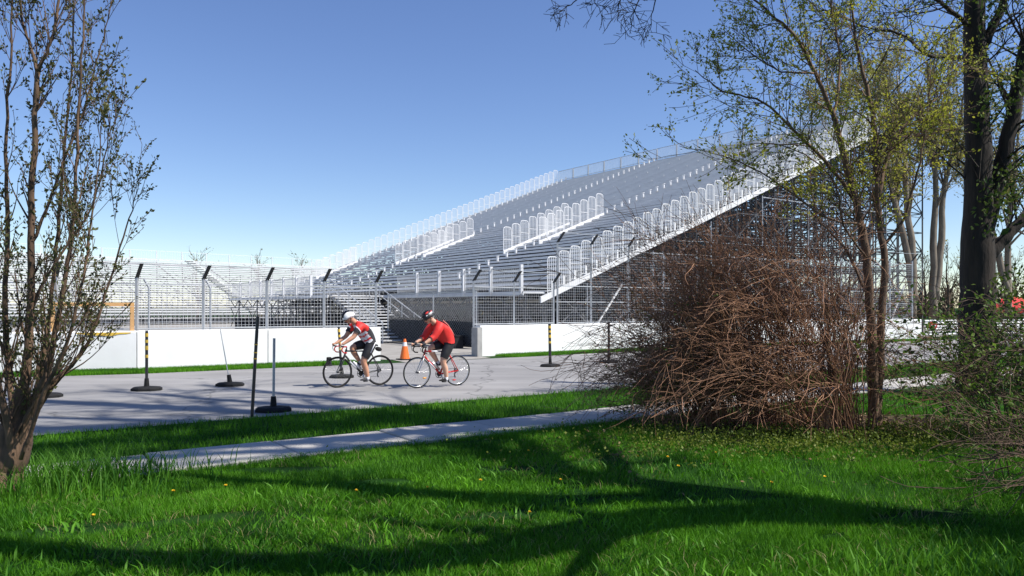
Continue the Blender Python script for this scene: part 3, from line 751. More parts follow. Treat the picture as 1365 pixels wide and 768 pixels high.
def skin(nodes, edges, root, sub=2, grow=0.0):
    names = list(nodes); idx = {n: i for i, n in enumerate(names)}
    me = bpy.data.meshes.new('tmp'); me.from_pydata([nodes[n][0] for n in names], [(idx[a], idx[b]) for a, b in edges], [])
    o = bpy.data.objects.new('tmp', me); COL.objects.link(o)
    md = o.modifiers.new('skin', 'SKIN'); md.use_smooth_shade = True; md.branch_smoothing = .6
    if not me.skin_vertices: raise RuntimeError('no skin layer')
    for n in names:
        sv = me.skin_vertices[0].data[idx[n]]; r_ = nodes[n][1]
        r_ = r_ if isinstance(r_, tuple) else (r_, r_)
        sv.radius = (r_[0] + grow, r_[1] + grow); sv.use_root = (n == root); sv.use_loose = False
    s2 = o.modifiers.new('sub', 'SUBSURF'); s2.levels = sub; s2.render_levels = sub
    dg = bpy.context.evaluated_depsgraph_get(); dg.update()
    ev = o.evaluated_get(dg); m2 = bpy.data.meshes.new_from_object(ev)
    out = MB(); out.add([tuple(v.co) for v in m2.vertices], [tuple(p.vertices) for p in m2.polygons])
    bpy.data.objects.remove(o); bpy.data.meshes.remove(me); bpy.data.meshes.remove(m2); return out

def person(pos, rz, label, ride):
    T = thing('person', pos, label, 'person', None, rz)
    def bl(mb, nm, m, par=T, smooth=True): return mb.build(nm, m, par, smooth, local=True)
    two = ride == 2
    hx = .02 if two else 0
    N_ = {'pel': (V(.20, 0, .985), .160), 'sp': (V(.30, 0, 1.13), .172 if not two else .188), 'ch': (V(.455 - hx, 0, 1.30), .185), 'nb': (V(.57 - hx, 0, 1.405), .085),
          'nk': (V(.635 - hx, 0, 1.445), .066), 'h0': (V(.68 - hx, 0, 1.475), .072), 'h1': (V(.73 - hx, 0, 1.515), .085), 'h2': (V(.75 - hx, 0, 1.56), .072)}
    E = [('pel', 'sp'), ('sp', 'ch'), ('ch', 'nb'), ('nb', 'nk'), ('nk', 'h0'), ('h0', 'h1'), ('h1', 'h2')]
    for s_, k in ((1, 'L'), (-1, 'R')):
        N_.update({'sh' + k: (V(.535 - hx, s_ * .175, 1.36), .086), 'ua' + k: (V(.63 - hx, s_ * .21, 1.235), .068), 'el' + k: (V(.72 - hx, s_ * .21, 1.10), .050),
                   'fa' + k: (V(.82 - hx * .5, s_ * .21, 1.04), .046), 'wr' + k: (V(.93, s_ * .205, .968), .033), 'pm' + k: (V(.985, s_ * .205, .945), .03)})
        E += [('ch', 'sh' + k), ('sh' + k, 'ua' + k), ('ua' + k, 'el' + k), ('el' + k, 'fa' + k), ('fa' + k, 'wr' + k), ('wr' + k, 'pm' + k)]
        if s_ == 1: hp, th, kn, cf, an = V(.24, .09, .93), V(.35, .1, .74), V(.445, .1, .55), V(.385, .105, .39), V(.335, .11, .17)
        else: hp, th, kn, cf, an = V(.25, -.09, .93), V(.44, -.1, .91), V(.635, -.1, .855), V(.565, -.105, .73), V(.42, -.11, .52)
        if two and s_ == 1: kn = V(.42, .1, .545); an = V(.33, .11, .17); cf = V(.355, .105, .39)
        N_.update({'hp' + k: (hp, .13), 'th' + k: (th, .108), 'kn' + k: (kn, .07), 'cf' + k: (cf, .07), 'an' + k: (an, .04)})
        E += [('pel', 'hp' + k), ('hp' + k, 'th' + k), ('th' + k, 'kn' + k), ('kn' + k, 'cf' + k), ('cf' + k, 'an' + k)]
    body = skin(N_, E, 'pel', 3); NB = len(body.v); NF = len(body.f)
    hc = N_['h1'][0]
    # face: brow to chin shaped pieces in the same mesh
    fwd = V(.80, 0, -.60).normalized(); fup = V(.60, 0, .80).normalized()
    def F_(a, b, c): return hc + fwd * a + V(0, b, 0) + fup * c
    body.ell(F_(.01, 0, .015), fwd * .098, V(0, .076, 0), fup * .115, 14, 10)
    body.ell(F_(.06, 0, -.07), fwd * .045, V(0, .045, 0), fup * .035)
    body.ell(F_(.112, 0, -.005), fwd * .02, V(0, .014, 0), fup * .026, 8, 6)
    for s_ in (-1, 1):
        body.ell(F_(-.015, s_ * .08, 0), fwd * .02, V(0, .010, 0), fup * .032, 8, 6)
        # hand: five fingers curled over the hood
        w0 = N_['wrL'][0]; pm = N_['pmL'][0]
        for i, (oy, ln) in enumerate(((-.024, .9), (-.008, 1.05), (.008, 1.0), (.022, .8))):
            q0 = V(.995, s_ * (.205 + oy), .965 - abs(oy) * .4)
            body.tube([q0, q0 + V(.028 * ln, 0, -.006), q0 + V(.04 * ln, 0, -.03), q0 + V(.026 * ln, 0, -.05)], [.009, .009, .008, .006], 6)
        q0 = V(.965, s_ * .182, .955); body.tube([q0, q0 + V(.03, -s_ * .014, -.008), q0 + V(.05, -s_ * .004, -.03)], [.011, .010, .007], 6)
    bd = bl(body, 'body', M_skin2 if two else M_skin)
    mo = MB(); mo.box(F_(.094, 0, -.052), fwd * .006, V(0, .022, 0), fup * .005); bl(mo, 'mouth', M_jred)
    # clothes: shells lifted off the body surface, chosen by the nearest bone
    def near(p):
        best = None
        for a_, b2 in E:
            pa, pb = N_[a_][0], N_[b2][0]; ab_ = pb - pa; t = max(0, min(1, (p - pa).dot(ab_) / ab_.dot(ab_)))
            d_ = (p - pa - ab_ * t).length - (N_[a_][1] * (1 - t) + N_[b2][1] * t)
            if best is None or d_ < best[0]: best = (d_, a_, b2, t)
        return best
    V0 = [Vector(v) for v in body.v[:NB]]; nr = [Vector((0, 0, 0)) for _ in V0]; FB = [f for f in body.f[:NF]]
    for f in FB:
        nn = (V0[f[1]] - V0[f[0]]).cross(V0[f[2]] - V0[f[0]])
        for i in f: nr[i] += nn
    nr = [v.normalized() if v.length > 0 else v for v in nr]; NE = [near(v) for v in V0]
    def shell(test, off, flare=0.0):
        keep = {}; m_ = MB(); fs = []
        for f in FB:
            if all(test(NE[i], V0[i]) for i in f):
                for i in f:
                    if i not in keep: keep[i] = len(keep)
                fs.append(tuple(keep[i] for i in f))
        inv = sorted(keep, key=lambda i: keep[i])
        m_.add([V0[i] + nr[i] * off for i in inv], fs); return m_
    def is_j(e, p):
        _, a_, b2, t = e
        if (a_, b2) in (('sp', 'ch'),): return True
        if (a_, b2) == ('ch', 'nb'): return True
        if (a_, b2) == ('nb', 'nk'): return t < .35
        if (a_, b2) == ('pel', 'sp'): return True
        if a_ == 'pel': return (p.x - .2) * .45 + (p.z - .985) > -.035
        if a_ == 'ch' or a_.startswith('sh'): return True
        if a_.startswith('ua'): return two or t < .35
        if a_.startswith('el'): return two and t < .7
        return False
    def is_s(e, p):
        _, a_, b2, t = e
        if a_ == 'pel': return True
        if a_.startswith('hp'): return True
        if a_.startswith('th'): return t < .62
        return False
    j = shell(is_j, .026 if two else .017)
    if two:
        bl(j, 'jersey', M_jred)
        pk = MB(); pk.tube([V(.13, .10, 1.13), V(.20, .10, 1.24), V(.30, .10, 1.37), V(.41, .09, 1.46)], .010, 6); bl(pk, 'jersey_seam', mat('pale_pink_trim', (.7, .3, .25), (.62, .25, .2), 9, .6))
    else:
        ms = []
        for f in j.f:
            c = sum((Vector(j.v[i]) for i in f), V(0, 0, 0)) / len(f)
            ay = abs(c.y); along = (c.x - .2) * .62 + (c.z - .985) * .78; back = -(c.x - .2) * .78 + (c.z - .985) * .62
            if ay > .13 and along > .33: ms.append(1 if back > -.14 else (2 if back > -.16 else 0))
            elif back < -.02 and .06 < along < .33: ms.append(2 if int(along * 26) % 3 else 1)
            elif along > .30 and back < .05: ms.append(1 if ay > .07 else 2)
            else: ms.append(0)
        j.m = ms; bl(j, 'jersey', [M_jblack, M_jred, M_jwhite])
    bl(shell(is_s, .010), 'shorts', M_short)
    if not two:
        st_ = MB(); st_.tube([V(.20, .215, .97), V(.26, .215, .86), V(.315, .205, .74)], .012, 6); bl(st_, 'shorts_stripe', M_jwhite)
    # socks and shoes
    for k, e in (('L', V(.395, .11, .13)), ('R', V(.465, -.11, .46))):
        a = N_['an' + k][0]; c = N_['cf' + k][0]
        so = MB(); so.tube([a.lerp(c, .32), a, a + V(.015, 0, -.03)], [.044, .041, .042], 12); bl(so, 'sock', M_jwhite)
        sh = MB(); P = []
        base = V(a.x, a.y, e.z)
        for x, hw, z0_, z1_ in ((-.055, .02, .0, .05), (-.04, .034, -.005, .085), (.02, .036, .0, .075), (.08, .042, .004, .055), (.13, .042, .002, .045), (.175, .028, .006, .032), (.19, .012, .012, .024)):
            for ca, sa in ((-1, 0), (-.7, .85), (0, 1), (.7, .85), (1, 0), (0.8, -1), (-.8, -1)):
                z = z0_ + (z1_ - z0_) * (sa if sa > 0 else 0) + (0.012 if sa == 0 else 0); P.append(base + V(x, hw * ca, z))
        F = [(i * 7 + q, i * 7 + (q + 1) % 7, (i + 1) * 7 + (q + 1) % 7, (i + 1) * 7 + q) for i in range(6) for q in range(7)] + [tuple(range(7)), tuple(range(42, 49))[::-1]]
        sh.add(P, F); bl(sh, 'shoe', M_black if two else M_jblack)
    # hair, helmet, glasses, gloves
    ha = MB(); ha.ell(F_(-.03, 0, .0), fwd * .07, V(0, .08, 0), fup * .085); bl(ha, 'hair', M_hair)
    hm = MB()
    P = []; nu, nv = 18, 7
    for i in range(nv + 1):
        ph = math.pi / 2 * i / nv
        for q in range(nu):
            t_ = 2 * math.pi * q / nu; rr = math.cos(ph) if i < nv else 0.02
            x = math.cos(t_); y = math.sin(t_)
            P.append(F_(.0 + (.16 if x < 0 else .14) * rr * x, .105 * rr * y, .025 + .13 * math.sin(ph) - (.03 if x < -.3 else 0) * rr))
    F = [(i * nu + q, i * nu + (q + 1) % nu, (i + 1) * nu + (q + 1) % nu, (i + 1) * nu + q) for i in range(nv) for q in range(nu)] + [tuple(range(nu))[::-1], tuple(nv * nu + q for q in range(nu))]
    hm.add(P, F); he = bl(hm, 'helmet', M_helm if not two else M_blackp)
    vt = MB()
    for y_ in (-.045, 0, .045):
        pts = [F_(.148 * math.cos(a), y_ * (1 - .3 * abs(math.cos(a))), .027 + .133 * math.sin(a)) for a in (R(30), R(55), R(80), R(105), R(130), R(155))]
        vt.tube(pts, [.004, .008, .009, .009, .008, .004] if two else [.006, .012, .013, .013, .012, .006], 6)
    bl(vt, 'helmet_vents', M_glass, he)
    if two:
        vt = MB(); vt.ell(F_(-.06, .078, .085), fwd * .055, V(0, .02, 0), fup * .025); vt.ell(F_(.04, .066, .09), fwd * .03, V(0, .02, 0), fup * .018); bl(vt, 'helmet_decal', M_helm, he); vt = MB(); vt.ell(F_(.0, .05, .135), fwd * .05, V(0, .02, 0), fup * .02); vt.ell(F_(-.1, .05, .10), fwd * .03, V(0, .02, 0), fup * .02); bl(vt, 'helmet_red_decal', M_jred, he)
    else:
        vs2 = MB(); vs2.ell(F_(.12, 0, .035), fwd * .03, V(0, .07, 0), fup * .012); bl(vs2, 'visor', M_blackp, he)
    sk_ = MB(); sk_.tube([F_(-.02, .082, .04), F_(.03, .066, -.06), F_(.05, 0, -.1), F_(.03, -.066, -.06), F_(-.02, -.082, .04)], .005, 4); bl(sk_, 'chin_strap', M_blackp, he)
    gl = MB()
    for s_ in (-1, 1):
        gl.ell(F_(.095, s_ * .034, .018), fwd * .012, V(0, .03, 0), fup * .019, 8, 6); gl.bar(F_(.09, s_ * .065, .02), F_(-.01, s_ * .082, .018), .004)
    bl(gl, 'sunglasses', M_glass)
    if two:
        for s_, k in ((1, 'L'), (-1, 'R')):
            q = MB(); q.tube([N_['wr' + k][0].lerp(N_['fa' + k][0], .15), N_['wr' + k][0], N_['pm' + k][0], V(1.0, s_ * .205, .95)], [.034, .034, .041, .03], 10); bl(q, 'glove', M_jblack)
    return T
RZ = math.atan2(-D2.y, -D2.x)
c1 = gpt(478, 515.5); c2 = gpt(582.5, 516.2)
org = lambda c: c + D2 * .5 + V(0, 0, .007)
bicycle(org(c1), RZ, 'black road bicycle with a saddle bag ridden by the white helmeted cyclist', M_cf, True, False, M_jwhite)
person(org(c1), RZ, 'cyclist in white helmet and black, red and white jersey leading on the black bicycle', 1)
bicycle(org(c2), RZ, 'red road bicycle with white decals ridden by the red shirted cyclist', M_fred, False, True, M_jwhite)
person(org(c2), RZ, 'cyclist in plain red jacket, black shorts and dark helmet following on the red bicycle', 2)

# ------------------------------------------------------------------ vegetation
def rv(r_): return V(r_.uniform(-1, 1), r_.uniform(-1, 1), r_.uniform(-1, 1))
def smooth(pts, k=3):
    out = []; n = len(pts)
    for i in range(n - 1):
        p0, p1, p2, p3 = pts[max(i - 1, 0)], pts[i], pts[i + 1], pts[min(i + 2, n - 1)]
        for j in range(k):
            t = j / k
            out.append(.5 * ((2 * p1) + (p2 - p0) * t + (2 * p0 - 5 * p1 + 4 * p2 - p3) * t * t + (3 * p1 - p0 - 3 * p2 + p3) * t ** 3))
    out.append(pts[-1]); return out
def rint(rs, n): return [float(x) for x in np.interp(np.linspace(0, 1, n), np.linspace(0, 1, len(rs)), rs)]
class Plant:
    def __init__(s, seed): s.r = random.Random(seed); s.w = MB(); s.t = MB(); s.leaf = []
    def stem(s, pts, rs, sides=7, k=4, jit=0.0):
        pts = smooth([Vector(p) for p in pts], k)
        if jit: pts = [pts[0]] + [p + rv(s.r) * jit for p in pts[1:]]
        rr = rint(rs, len(pts)); s.w.tube(pts, rr, sides); return pts, rr
    def grow(s, p, d, L, r0, depth, c):
        n = max(3, int(L / c['seg'])); pts = [p]; rr = [r0]; d = d.normalized(); dirs = [d]
        for i in range(n):
            d = (d + rv(s.r) * c['wob'] + Z * c['trop']).normalized(); p = p + d * (L / n); pts.append(p); dirs.append(d)
            rr.append(max(c['rmin'], r0 * (1 - .75 * (i + 1) / n)))
        (s.w if depth >= c.get('wdepth', 2) else s.t).tube(pts, rr, 5 if depth >= 2 else 3, False)
        if depth > 0:
            k = c['kids'][depth - 1]; k = int(k * s.r.uniform(.7, 1.3)) + (1 if s.r.random() < .5 else 0)
            for _ in range(k):
                i = min(n, max(1, int(n * s.r.uniform(c.get('tmin', .2), 1.0) + .5)))
                pr_ = dirs[i].cross(rv(s.r)); pr_ = pr_.normalized() if pr_.length > 1e-4 else V(1, 0, 0)
                an = R(s.r.uniform(*c['ang'])); nd = dirs[i] * math.cos(an) + pr_ * math.sin(an)
                s.grow(pts[i], nd, L * s.r.uniform(*c['ratio']), max(c['rmin'], rr[i] * .6), depth - 1, c)
        if depth <= c.get('leafdepth', 0) and c['leaf'] > 0:
            for i in range(1, n + 1):
                for _ in range(c['lk']):
                    if s.r.random() < c['leaf']:
                        s.leaf.append((pts[i] + rv(s.r) * c.get('lsp', .03), (dirs[i] + rv(s.r) * 1.1), c['ls'] * s.r.uniform(.6, 1.3)))
    def spawn(s, pts, rr, k, tmin, Lr, ang, depth, c, out=None, upw=0.0, tmax=1.0, cap=1.0):
        for _ in range(k):
            t = s.r.uniform(tmin, tmax); i = int(t * (len(pts) - 1)); i2 = min(i + 1, len(pts) - 1)
            dd = (pts[i2] - pts[max(i2 - 1, 0)]).normalized()
            pr_ = dd.cross(rv(s.r)).normalized()
            if out is not None: pr_ = (pr_ + out).normalized()
            an = R(s.r.uniform(*ang)); nd = (dd * math.cos(an) + pr_ * math.sin(an) + Z * upw)
            s.grow(pts[i], nd, s.r.uniform(*Lr) * (1.15 - .5 * t), max(c['rmin'], min(cap, rr[i] * .45)), depth, c)
    def finish(s, name, label, cat, base, wm, lm, tm=None, group=None, parts=('trunk', 'branches', 'crown'), aspect=.55):
        th = thing(name, base, label, cat, group)
        if s.w.v: s.w.build(parts[0], wm, th, True)
        if s.t.v: s.t.build(parts[1], tm or wm, th, True)
        if s.leaf:
            me = leafmesh(parts[2], s.leaf, lm, aspect); link(parts[2], me, th)
        return th
def leafmesh(name, leaf, lm, aspect=.55, seed=1):
    n = len(leaf); r_ = np.random.default_rng(seed)
    P = np.array([tuple(l[0]) for l in leaf]); D = np.array([tuple(l[1]) for l in leaf]); S = np.array([l[2] for l in leaf])
    D /= np.linalg.norm(D, axis=1)[:, None] + 1e-9
    W = np.cross(D, r_.normal(size=(n, 3))); W /= np.linalg.norm(W, axis=1)[:, None] + 1e-9
    Nn = np.cross(D, W); s_ = S[:, None]
    v0 = P; v1 = P + D * s_ * .5 + W * s_ * aspect * .5 + Nn * s_ * .08; v2 = P + D * s_; v3 = P + D * s_ * .5 - W * s_ * aspect * .5 + Nn * s_ * .08
    vv = np.stack([v0, v1, v2, v3], 1).reshape(-1, 3); b_ = np.arange(n)[:, None] * 4
    f = np.concatenate([b_ + np.array([[0, 1, 2]]), b_ + np.array([[0, 2, 3]])], 1).reshape(-1, 3)
    return npmesh(name, vv, f, lm, np.repeat(r_.random(n), 4))

# --- left tree: upright, many stems from a short trunk
Y0 = 7.4
def pl_(lst, Y=Y0): return [ppt(a, b_, Y + (c[0] if c else 0)) for a, b_, *c in lst]
T = Plant(11)
base = ppt(6, 0, Y0); base.z = 0
T.stem([V(base.x - .05, base.y, -.05), V(base.x - .03, base.y, .2), ppt(12, 610, Y0), ppt(20, 575, Y0), ppt(26, 545, Y0), ppt(30, 515, Y0)], [.25, .19, .175, .15, .10, .05], 12, 5, .006)
cfg = dict(seg=.09, wob=.10, trop=.10, rmin=.0028, kids=(4, 4), ang=(18, 45), ratio=(.35, .6), leaf=.85, lk=4, ls=.038, lsp=.022, tmin=.15, wdepth=3, leafdepth=0)
stems = [
 ([(22, 580), (33, 500), (41, 400), (41, 300), (45, 200), (49, 95)], [.085, .07, .055, .048, .042, .034]),
 ([(49, 95), (40, 60), (28, 23), (20, -60)], [.028, .022, .018, .012]),
 ([(49, 95), (62, 70), (73, 37), (78, -10), (80, -80)], [.03, .026, .022, .018, .012]),
 ([(35, 560, -.1), (60, 500, -.15), (75, 430, -.2), (90, 350, -.25), (100, 250, -.25), (105, 130, -.3), (112, 10, -.3), (115, -60, -.3)], [.05, .045, .036, .03, .024, .018, .012, .008]),
 ([(40, 565, .1), (68, 515, .15), (100, 480, .2), (125, 440, .2), (150, 360, .25), (172, 290, .25), (184, 248, .25)], [.045, .04, .032, .022, .016, .01, .005]),
 ([(30, 570, .2), (50, 510, .35), (64, 430, .45), (75, 330, .5), (84, 220, .5), (95, 100, .55), (98, -20, .55)], [.05, .042, .034, .028, .022, .016, .01]),
 ([(20, 575, .1), (12, 500, .2), (6, 400, .25), (10, 300, .3), (8, 180, .3), (14, 60, .3), (16, -50, .3)], [.055, .048, .04, .032, .024, .016, .01]),
 ([(12, 580, -.15), (-5, 500, -.3), (-18, 400, -.4), (-25, 250, -.4), (-22, 60, -.4)], [.06, .05, .04, .03, .015]),
 ([(41, 330), (60, 280), (85, 215), (110, 150), (125, 95), (140, 40), (150, -10)], [.026, .022, .018, .014, .01, .008, .005]),
 ([(43, 400, .05), (80, 340, .1), (120, 280, .15), (140, 210, .15), (146, 150, .15)], [.022, .019, .014, .01, .005]),
 ([(60, 520, -.3), (84, 470, -.4), (105, 400, -.45), (118, 320, -.45), (130, 230, -.5), (135, 170, -.5)], [.03, .026, .02, .015, .01, .005]),
]
for i, (pp, rs) in enumerate(stems):
    if i not in (1, 2, 8, 9): pp = [(14 + (pp[0][0] - 22) * .35, 612) + tuple(x * .5 for x in pp[0][2:])] + pp; rs = [rs[0]] + rs
    pts, rr = T.stem(pl_(pp), [x * .64 for x in rs], 7, 5, .008)
    T.spawn(pts, rr, 24 if i not in (1, 2) else 12, .12, (.35, .85), (22, 50), 1, cfg, upw=.35)
T.spawn(pts, rr, 4, .3, (.3, .6), (25, 50), 1, cfg, upw=.3)
T.finish('pear_tree', 'upright multi stemmed tree with small dark leaves growing beside the sidewalk', 'tree', base, M_bark, M_leafpear)

# --- slender tree behind the brown shrub
Y1 = 10.9
T = Plant(21); base = ppt(1166, 0, Y1); base.z = 0
cfg = dict(seg=.13, wob=.16, trop=.035, rmin=.0035, kids=(4, 5), ang=(25, 60), ratio=(.4, .7), leaf=.8, lk=6, ls=.046, lsp=.045, tmin=.2, wdepth=3, leafdepth=0)
def q1(l): return [ppt(a, b_, Y1 + (c[0] if c else 0)) for a, b_, *c in l]
stems = [
 ([(1163, 578), (1163, 500), (1160, 420), (1155, 345), (1148, 300), (1128, 225), (1112, 162), (1086, 98), (1063, 54), (1026, 17), (985, -15)], [.095, .085, .075, .07, .062, .052, .045, .035, .028, .02, .012], 26, .35),
 ([(1168, 578, .1), (1172, 480, .1), (1178, 350, .15), (1172, 305, .2), (1168, 240, .2), (1165, 167, .25), (1147, 83, .3), (1138, 42, .3), (1130, -40, .3)], [.075, .07, .06, .056, .048, .04, .03, .022, .014], 22, .4),
 ([(1135, 262), (1100, 215, -.2), (1067, 183, -.3), (1017, 137, -.4), (963, 121, -.5), (926, 94, -.5)], [.034, .03, .025, .018, .012, .006], 18, .3),
 ([(1148, 300), (1100, 290, -.4), (1050, 255, -.6), (985, 215, -.8), (905, 195, -.9)], [.022, .018, .014, .009, .004], 8, .4),
 ([(1170, 270, .2), (1185, 205, .4), (1213, 158, .6), (1255, 125, .8), (1290, 70, .9)], [.036, .03, .023, .016, .008], 18, .25),
 ([(1110, 160), (1120, 90, .3), (1110, 20, .5), (1100, -40, .6)], [.028, .022, .016, .01], 12, .2),
 ([(1086, 98), (1040, 95, -.3), (1000, 70, -.4), (965, 40, -.5)], [.018, .014, .01, .005], 12, .2),
 ([(1155, 345), (1125, 300, -.5), (1110, 240, -.8), (1060, 200, -1), (1010, 190, -1.1)], [.02, .016, .013, .009, .005], 10, .3),
 ([(1160, 400, 0), (1125, 330, .4), (1090, 290, .7), (1078, 230, .9)], [.03, .024, .016, .008], 9, .3),
 ([(1175, 330, .2), (1205, 290, .1), (1222, 230, 0), (1235, 160, 0), (1240, 90, 0)], [.03, .024, .018, .012, .006], 13, .25),
]
for pp, rs, k, tm in stems:
    pts, rr = T.stem(q1(pp), [x * .82 for x in rs], 7, 5, .012)
    T.spawn(pts, rr, int(k * 1.65), tm, (.5, 1.25), (28, 65), 1, cfg, upw=.15, cap=.014)
T.finish('slender_tree', 'slender twin stemmed tree with yellow green spring leaves behind the brown shrub', 'tree', base, M_bark, M_leafmid)

# --- big dark trunk on the right
Y2 = 15.5
T = Plant(31); base = ppt(1303, 0, Y2); base.z = 0
def q2(l): return [ppt(a, b_, Y2 + (c[0] if c else 0)) for a, b_, *c in l]
cfg = dict(seg=.22, wob=.2, trop=.03, rmin=.006, kids=(4, 4), ang=(25, 65), ratio=(.4, .7), leaf=.35, lk=3, ls=.07, lsp=.04, tmin=.2, wdepth=3, leafdepth=0)
stems = [
 ([(1303, 532), (1303, 480), (1302, 420), (1302, 340), (1304, 250), (1302, 150), (1299, 60), (1297, -80), (1290, -220)], [.46, .37, .34, .32, .26, .23, .21, .17, .1], 12, .45),
 ([(1306, 330), (1322, 270), (1336, 215), (1352, 140), (1368, 60), (1390, -60)], [.17, .16, .15, .14, .12, .07], 14, .2),
 ([(1308, 350), (1330, 328), (1350, 306), (1385, 270), (1420, 200)], [.13, .12, .11, .09, .05], 10, .3),
 ([(1300, 85), (1270, 76, -.4), (1235, 72, -.8), (1200, 45, -1), (1160, 38, -1.2), (1110, 20, -1.4)], [.05, .042, .034, .025, .016, .008], 14, .2),
 ([(1300, 40), (1260, 10, -.4), (1220, -20, -.6)], [.05, .04, .02], 8, .2),
 ([(1310, 60), (1330, 20), (1350, -40)], [.1, .08, .05], 6, .2),
]
for pp, rs, k, tm in stems:
    pts, rr = T.stem(q2(pp), rs, 12, 5, .02)
    T.spawn(pts, rr, int(k * 1.5), tm, (.9, 2.1), (35, 75), 2 if k == 14 else 1, cfg, upw=.1, cap=.028)
# leaves hugging the trunk and hanging on the right
for _ in range(3000):
    py = T.r.uniform(-20, 520); px = T.r.gauss(1345, 22) if T.r.random() < .75 else T.r.gauss(1318, 10)
    if px < 1296: continue
    if math.sin(py * .045 + px * .03) + T.r.uniform(-.7, .7) < .1: continue
    T.leaf.append((ppt(px, py, Y2 - .35 + T.r.uniform(-.5, .5)), rv(T.r) + V(0, 0, -.4), T.r.uniform(.07, .13)))
T.finish('old_tree', 'thick dark trunked tree with ivy leaves and a forked trunk beside the far verge', 'tree', base, M_barkd, M_leafdk)

# --- trees standing beyond the tall fence
cfgb = dict(seg=.7, wob=.14, trop=.08, rmin=.014, kids=(5, 5, 5), ang=(18, 48), ratio=(.42, .68), leaf=.85, lk=5, ls=.20, lsp=.3, tmin=.25, wdepth=3, leafdepth=0)
labs = {0: 'pale trunked tree with thin yellow green crown behind the end of the tall fence',
        1: 'pale twin trunked tree with thin crown between the fence end and dark trunk',
        2: 'pale leaning tree with sparse yellow green crown showing right of the dark trunk',
        3: 'pale tree with hazy crown rising behind the scaffolding'}
for i, (px, Y, stemsb) in enumerate((
    (1212, 50, [[(1215, 425), (1216, 340), (1206, 250), (1205, 180), (1195, 100)], [(1218, 400), (1208, 330), (1190, 260), (1180, 190), (1165, 120)]]),
    (1243, 52, [[(1243, 425), (1244, 330), (1246, 240), (1240, 160), (1235, 80)], [(1246, 400), (1254, 320), (1258, 250), (1275, 190), (1285, 120)]]),
    (1345, 55, [[(1345, 425), (1343, 330), (1352, 240), (1360, 140)], [(1345, 400), (1325, 320), (1310, 250), (1290, 180)]]),
    (1140, 62, [[(1145, 420), (1148, 330), (1135, 230), (1120, 150), (1105, 90)], [(1147, 360), (1165, 280), (1172, 200), (1168, 130)]]))):
    T = Plant(41 + i); base = ppt(px, 0, Y); base.z = 0
    for pp in stemsb:
        pp = [ppt(a, b_, Y) for a, b_ in pp]
        if pp[0].z < .7: pp = [base - V(0, 0, .1)] + pp
        pts, rr = T.stem(pp, [.27, .23, .19, .14, .09, .05], 8, 4, .05)
        T.spawn(pts, rr, 13, .4, (2.6, 4.6), (20, 50), 2, cfgb, upw=.25)
    T.finish('background_tree', labs[i], 'tree', base, M_barkp, M_leafbg, M_barkp, 'pale trees beyond the track')
# --- far bare trees along the horizon
cfgf = dict(seg=.9, wob=.16, trop=.06, rmin=.02, kids=(5, 6), ang=(20, 50), ratio=(.4, .7), leaf=.25, lk=1, ls=.35, lsp=.3, tmin=.15, wdepth=3, leafdepth=0)
for i, (px, Y, h) in enumerate(((1190, 110, 8), (1232, 120, 9), (1262, 100, 9), (1282, 115, 8), (1318, 105, 10), (1352, 112, 9), (1395, 100, 10), (262, 125, 9.5), (345, 140, 10.6), (402, 150, 11))):
    T = Plant(61 + i); base = ppt(px, 0, Y); base.z = 0
    pts, rr = T.stem([base, base + V(.2, 0, h * .35), base + V(-.1, 0, h * .7), base + V(.1, 0, h)], [.22, .18, .1, .03], 6, 3, .05)
    T.spawn(pts, rr, 22, .2, (2.0, 4.2), (25, 60), 1, cfgf, upw=.25)
    lab = 'small bare tree on the horizon behind the guard rail' if px > 1000 else 'bare treetop showing above the bright low stand'
    T.finish('distant_tree', lab, 'tree', base, M_twigd, M_leafbg, M_twigd, 'bare trees beyond the track' if px > 1000 else 'treetops behind the bright stand')

T = Plant(77); fr_ = T.r
fw = MB(); fl = []
for i in range(900):
    t = fr_.random(); x = -40 + 230 * t; y = 128 + fr_.uniform(-8, 12) + .25 * max(0, x - 40) * 0
    h = fr_.uniform(3, 8.5) * (.75 + .35 * math.sin(x * .13) * math.sin(x * .041 + 1)); b0 = V(x, y, 0)
    fw.tube([b0, b0 + V(fr_.uniform(-.5, .5), 0, h * .6), b0 + V(fr_.uniform(-1.2, 1.2), fr_.uniform(-.5, .5), h)], [.12, .08, .03], 3, False)
    for _ in range(7):
        q = b0 + V(0, 0, h * fr_.uniform(.25, .8)); fw.tube([q, q + V(fr_.uniform(-1.6, 1.6), fr_.uniform(-1, 1), fr_.uniform(.6, 2))], [.05, .02], 3, False)
    for _ in range(26):
        fl.append((b0 + V(fr_.gauss(0, 1.1), fr_.gauss(0, .8), h * fr_.uniform(.05, .9)), rv(fr_), fr_.uniform(.3, .7)))
tag(fw.build('far_woods', M_twigd), 'grey brown bare woods along the horizon', 'woods', kind='stuff')
tag(link('far_brush', leafmesh('far_brush', fl, leafmat('far_brush_leaf', (.05, .045, .02), (.14, .12, .055), .3, nscale=.1), .8)), 'brown green brush below the bare woods on the horizon', 'brush', kind='stuff')

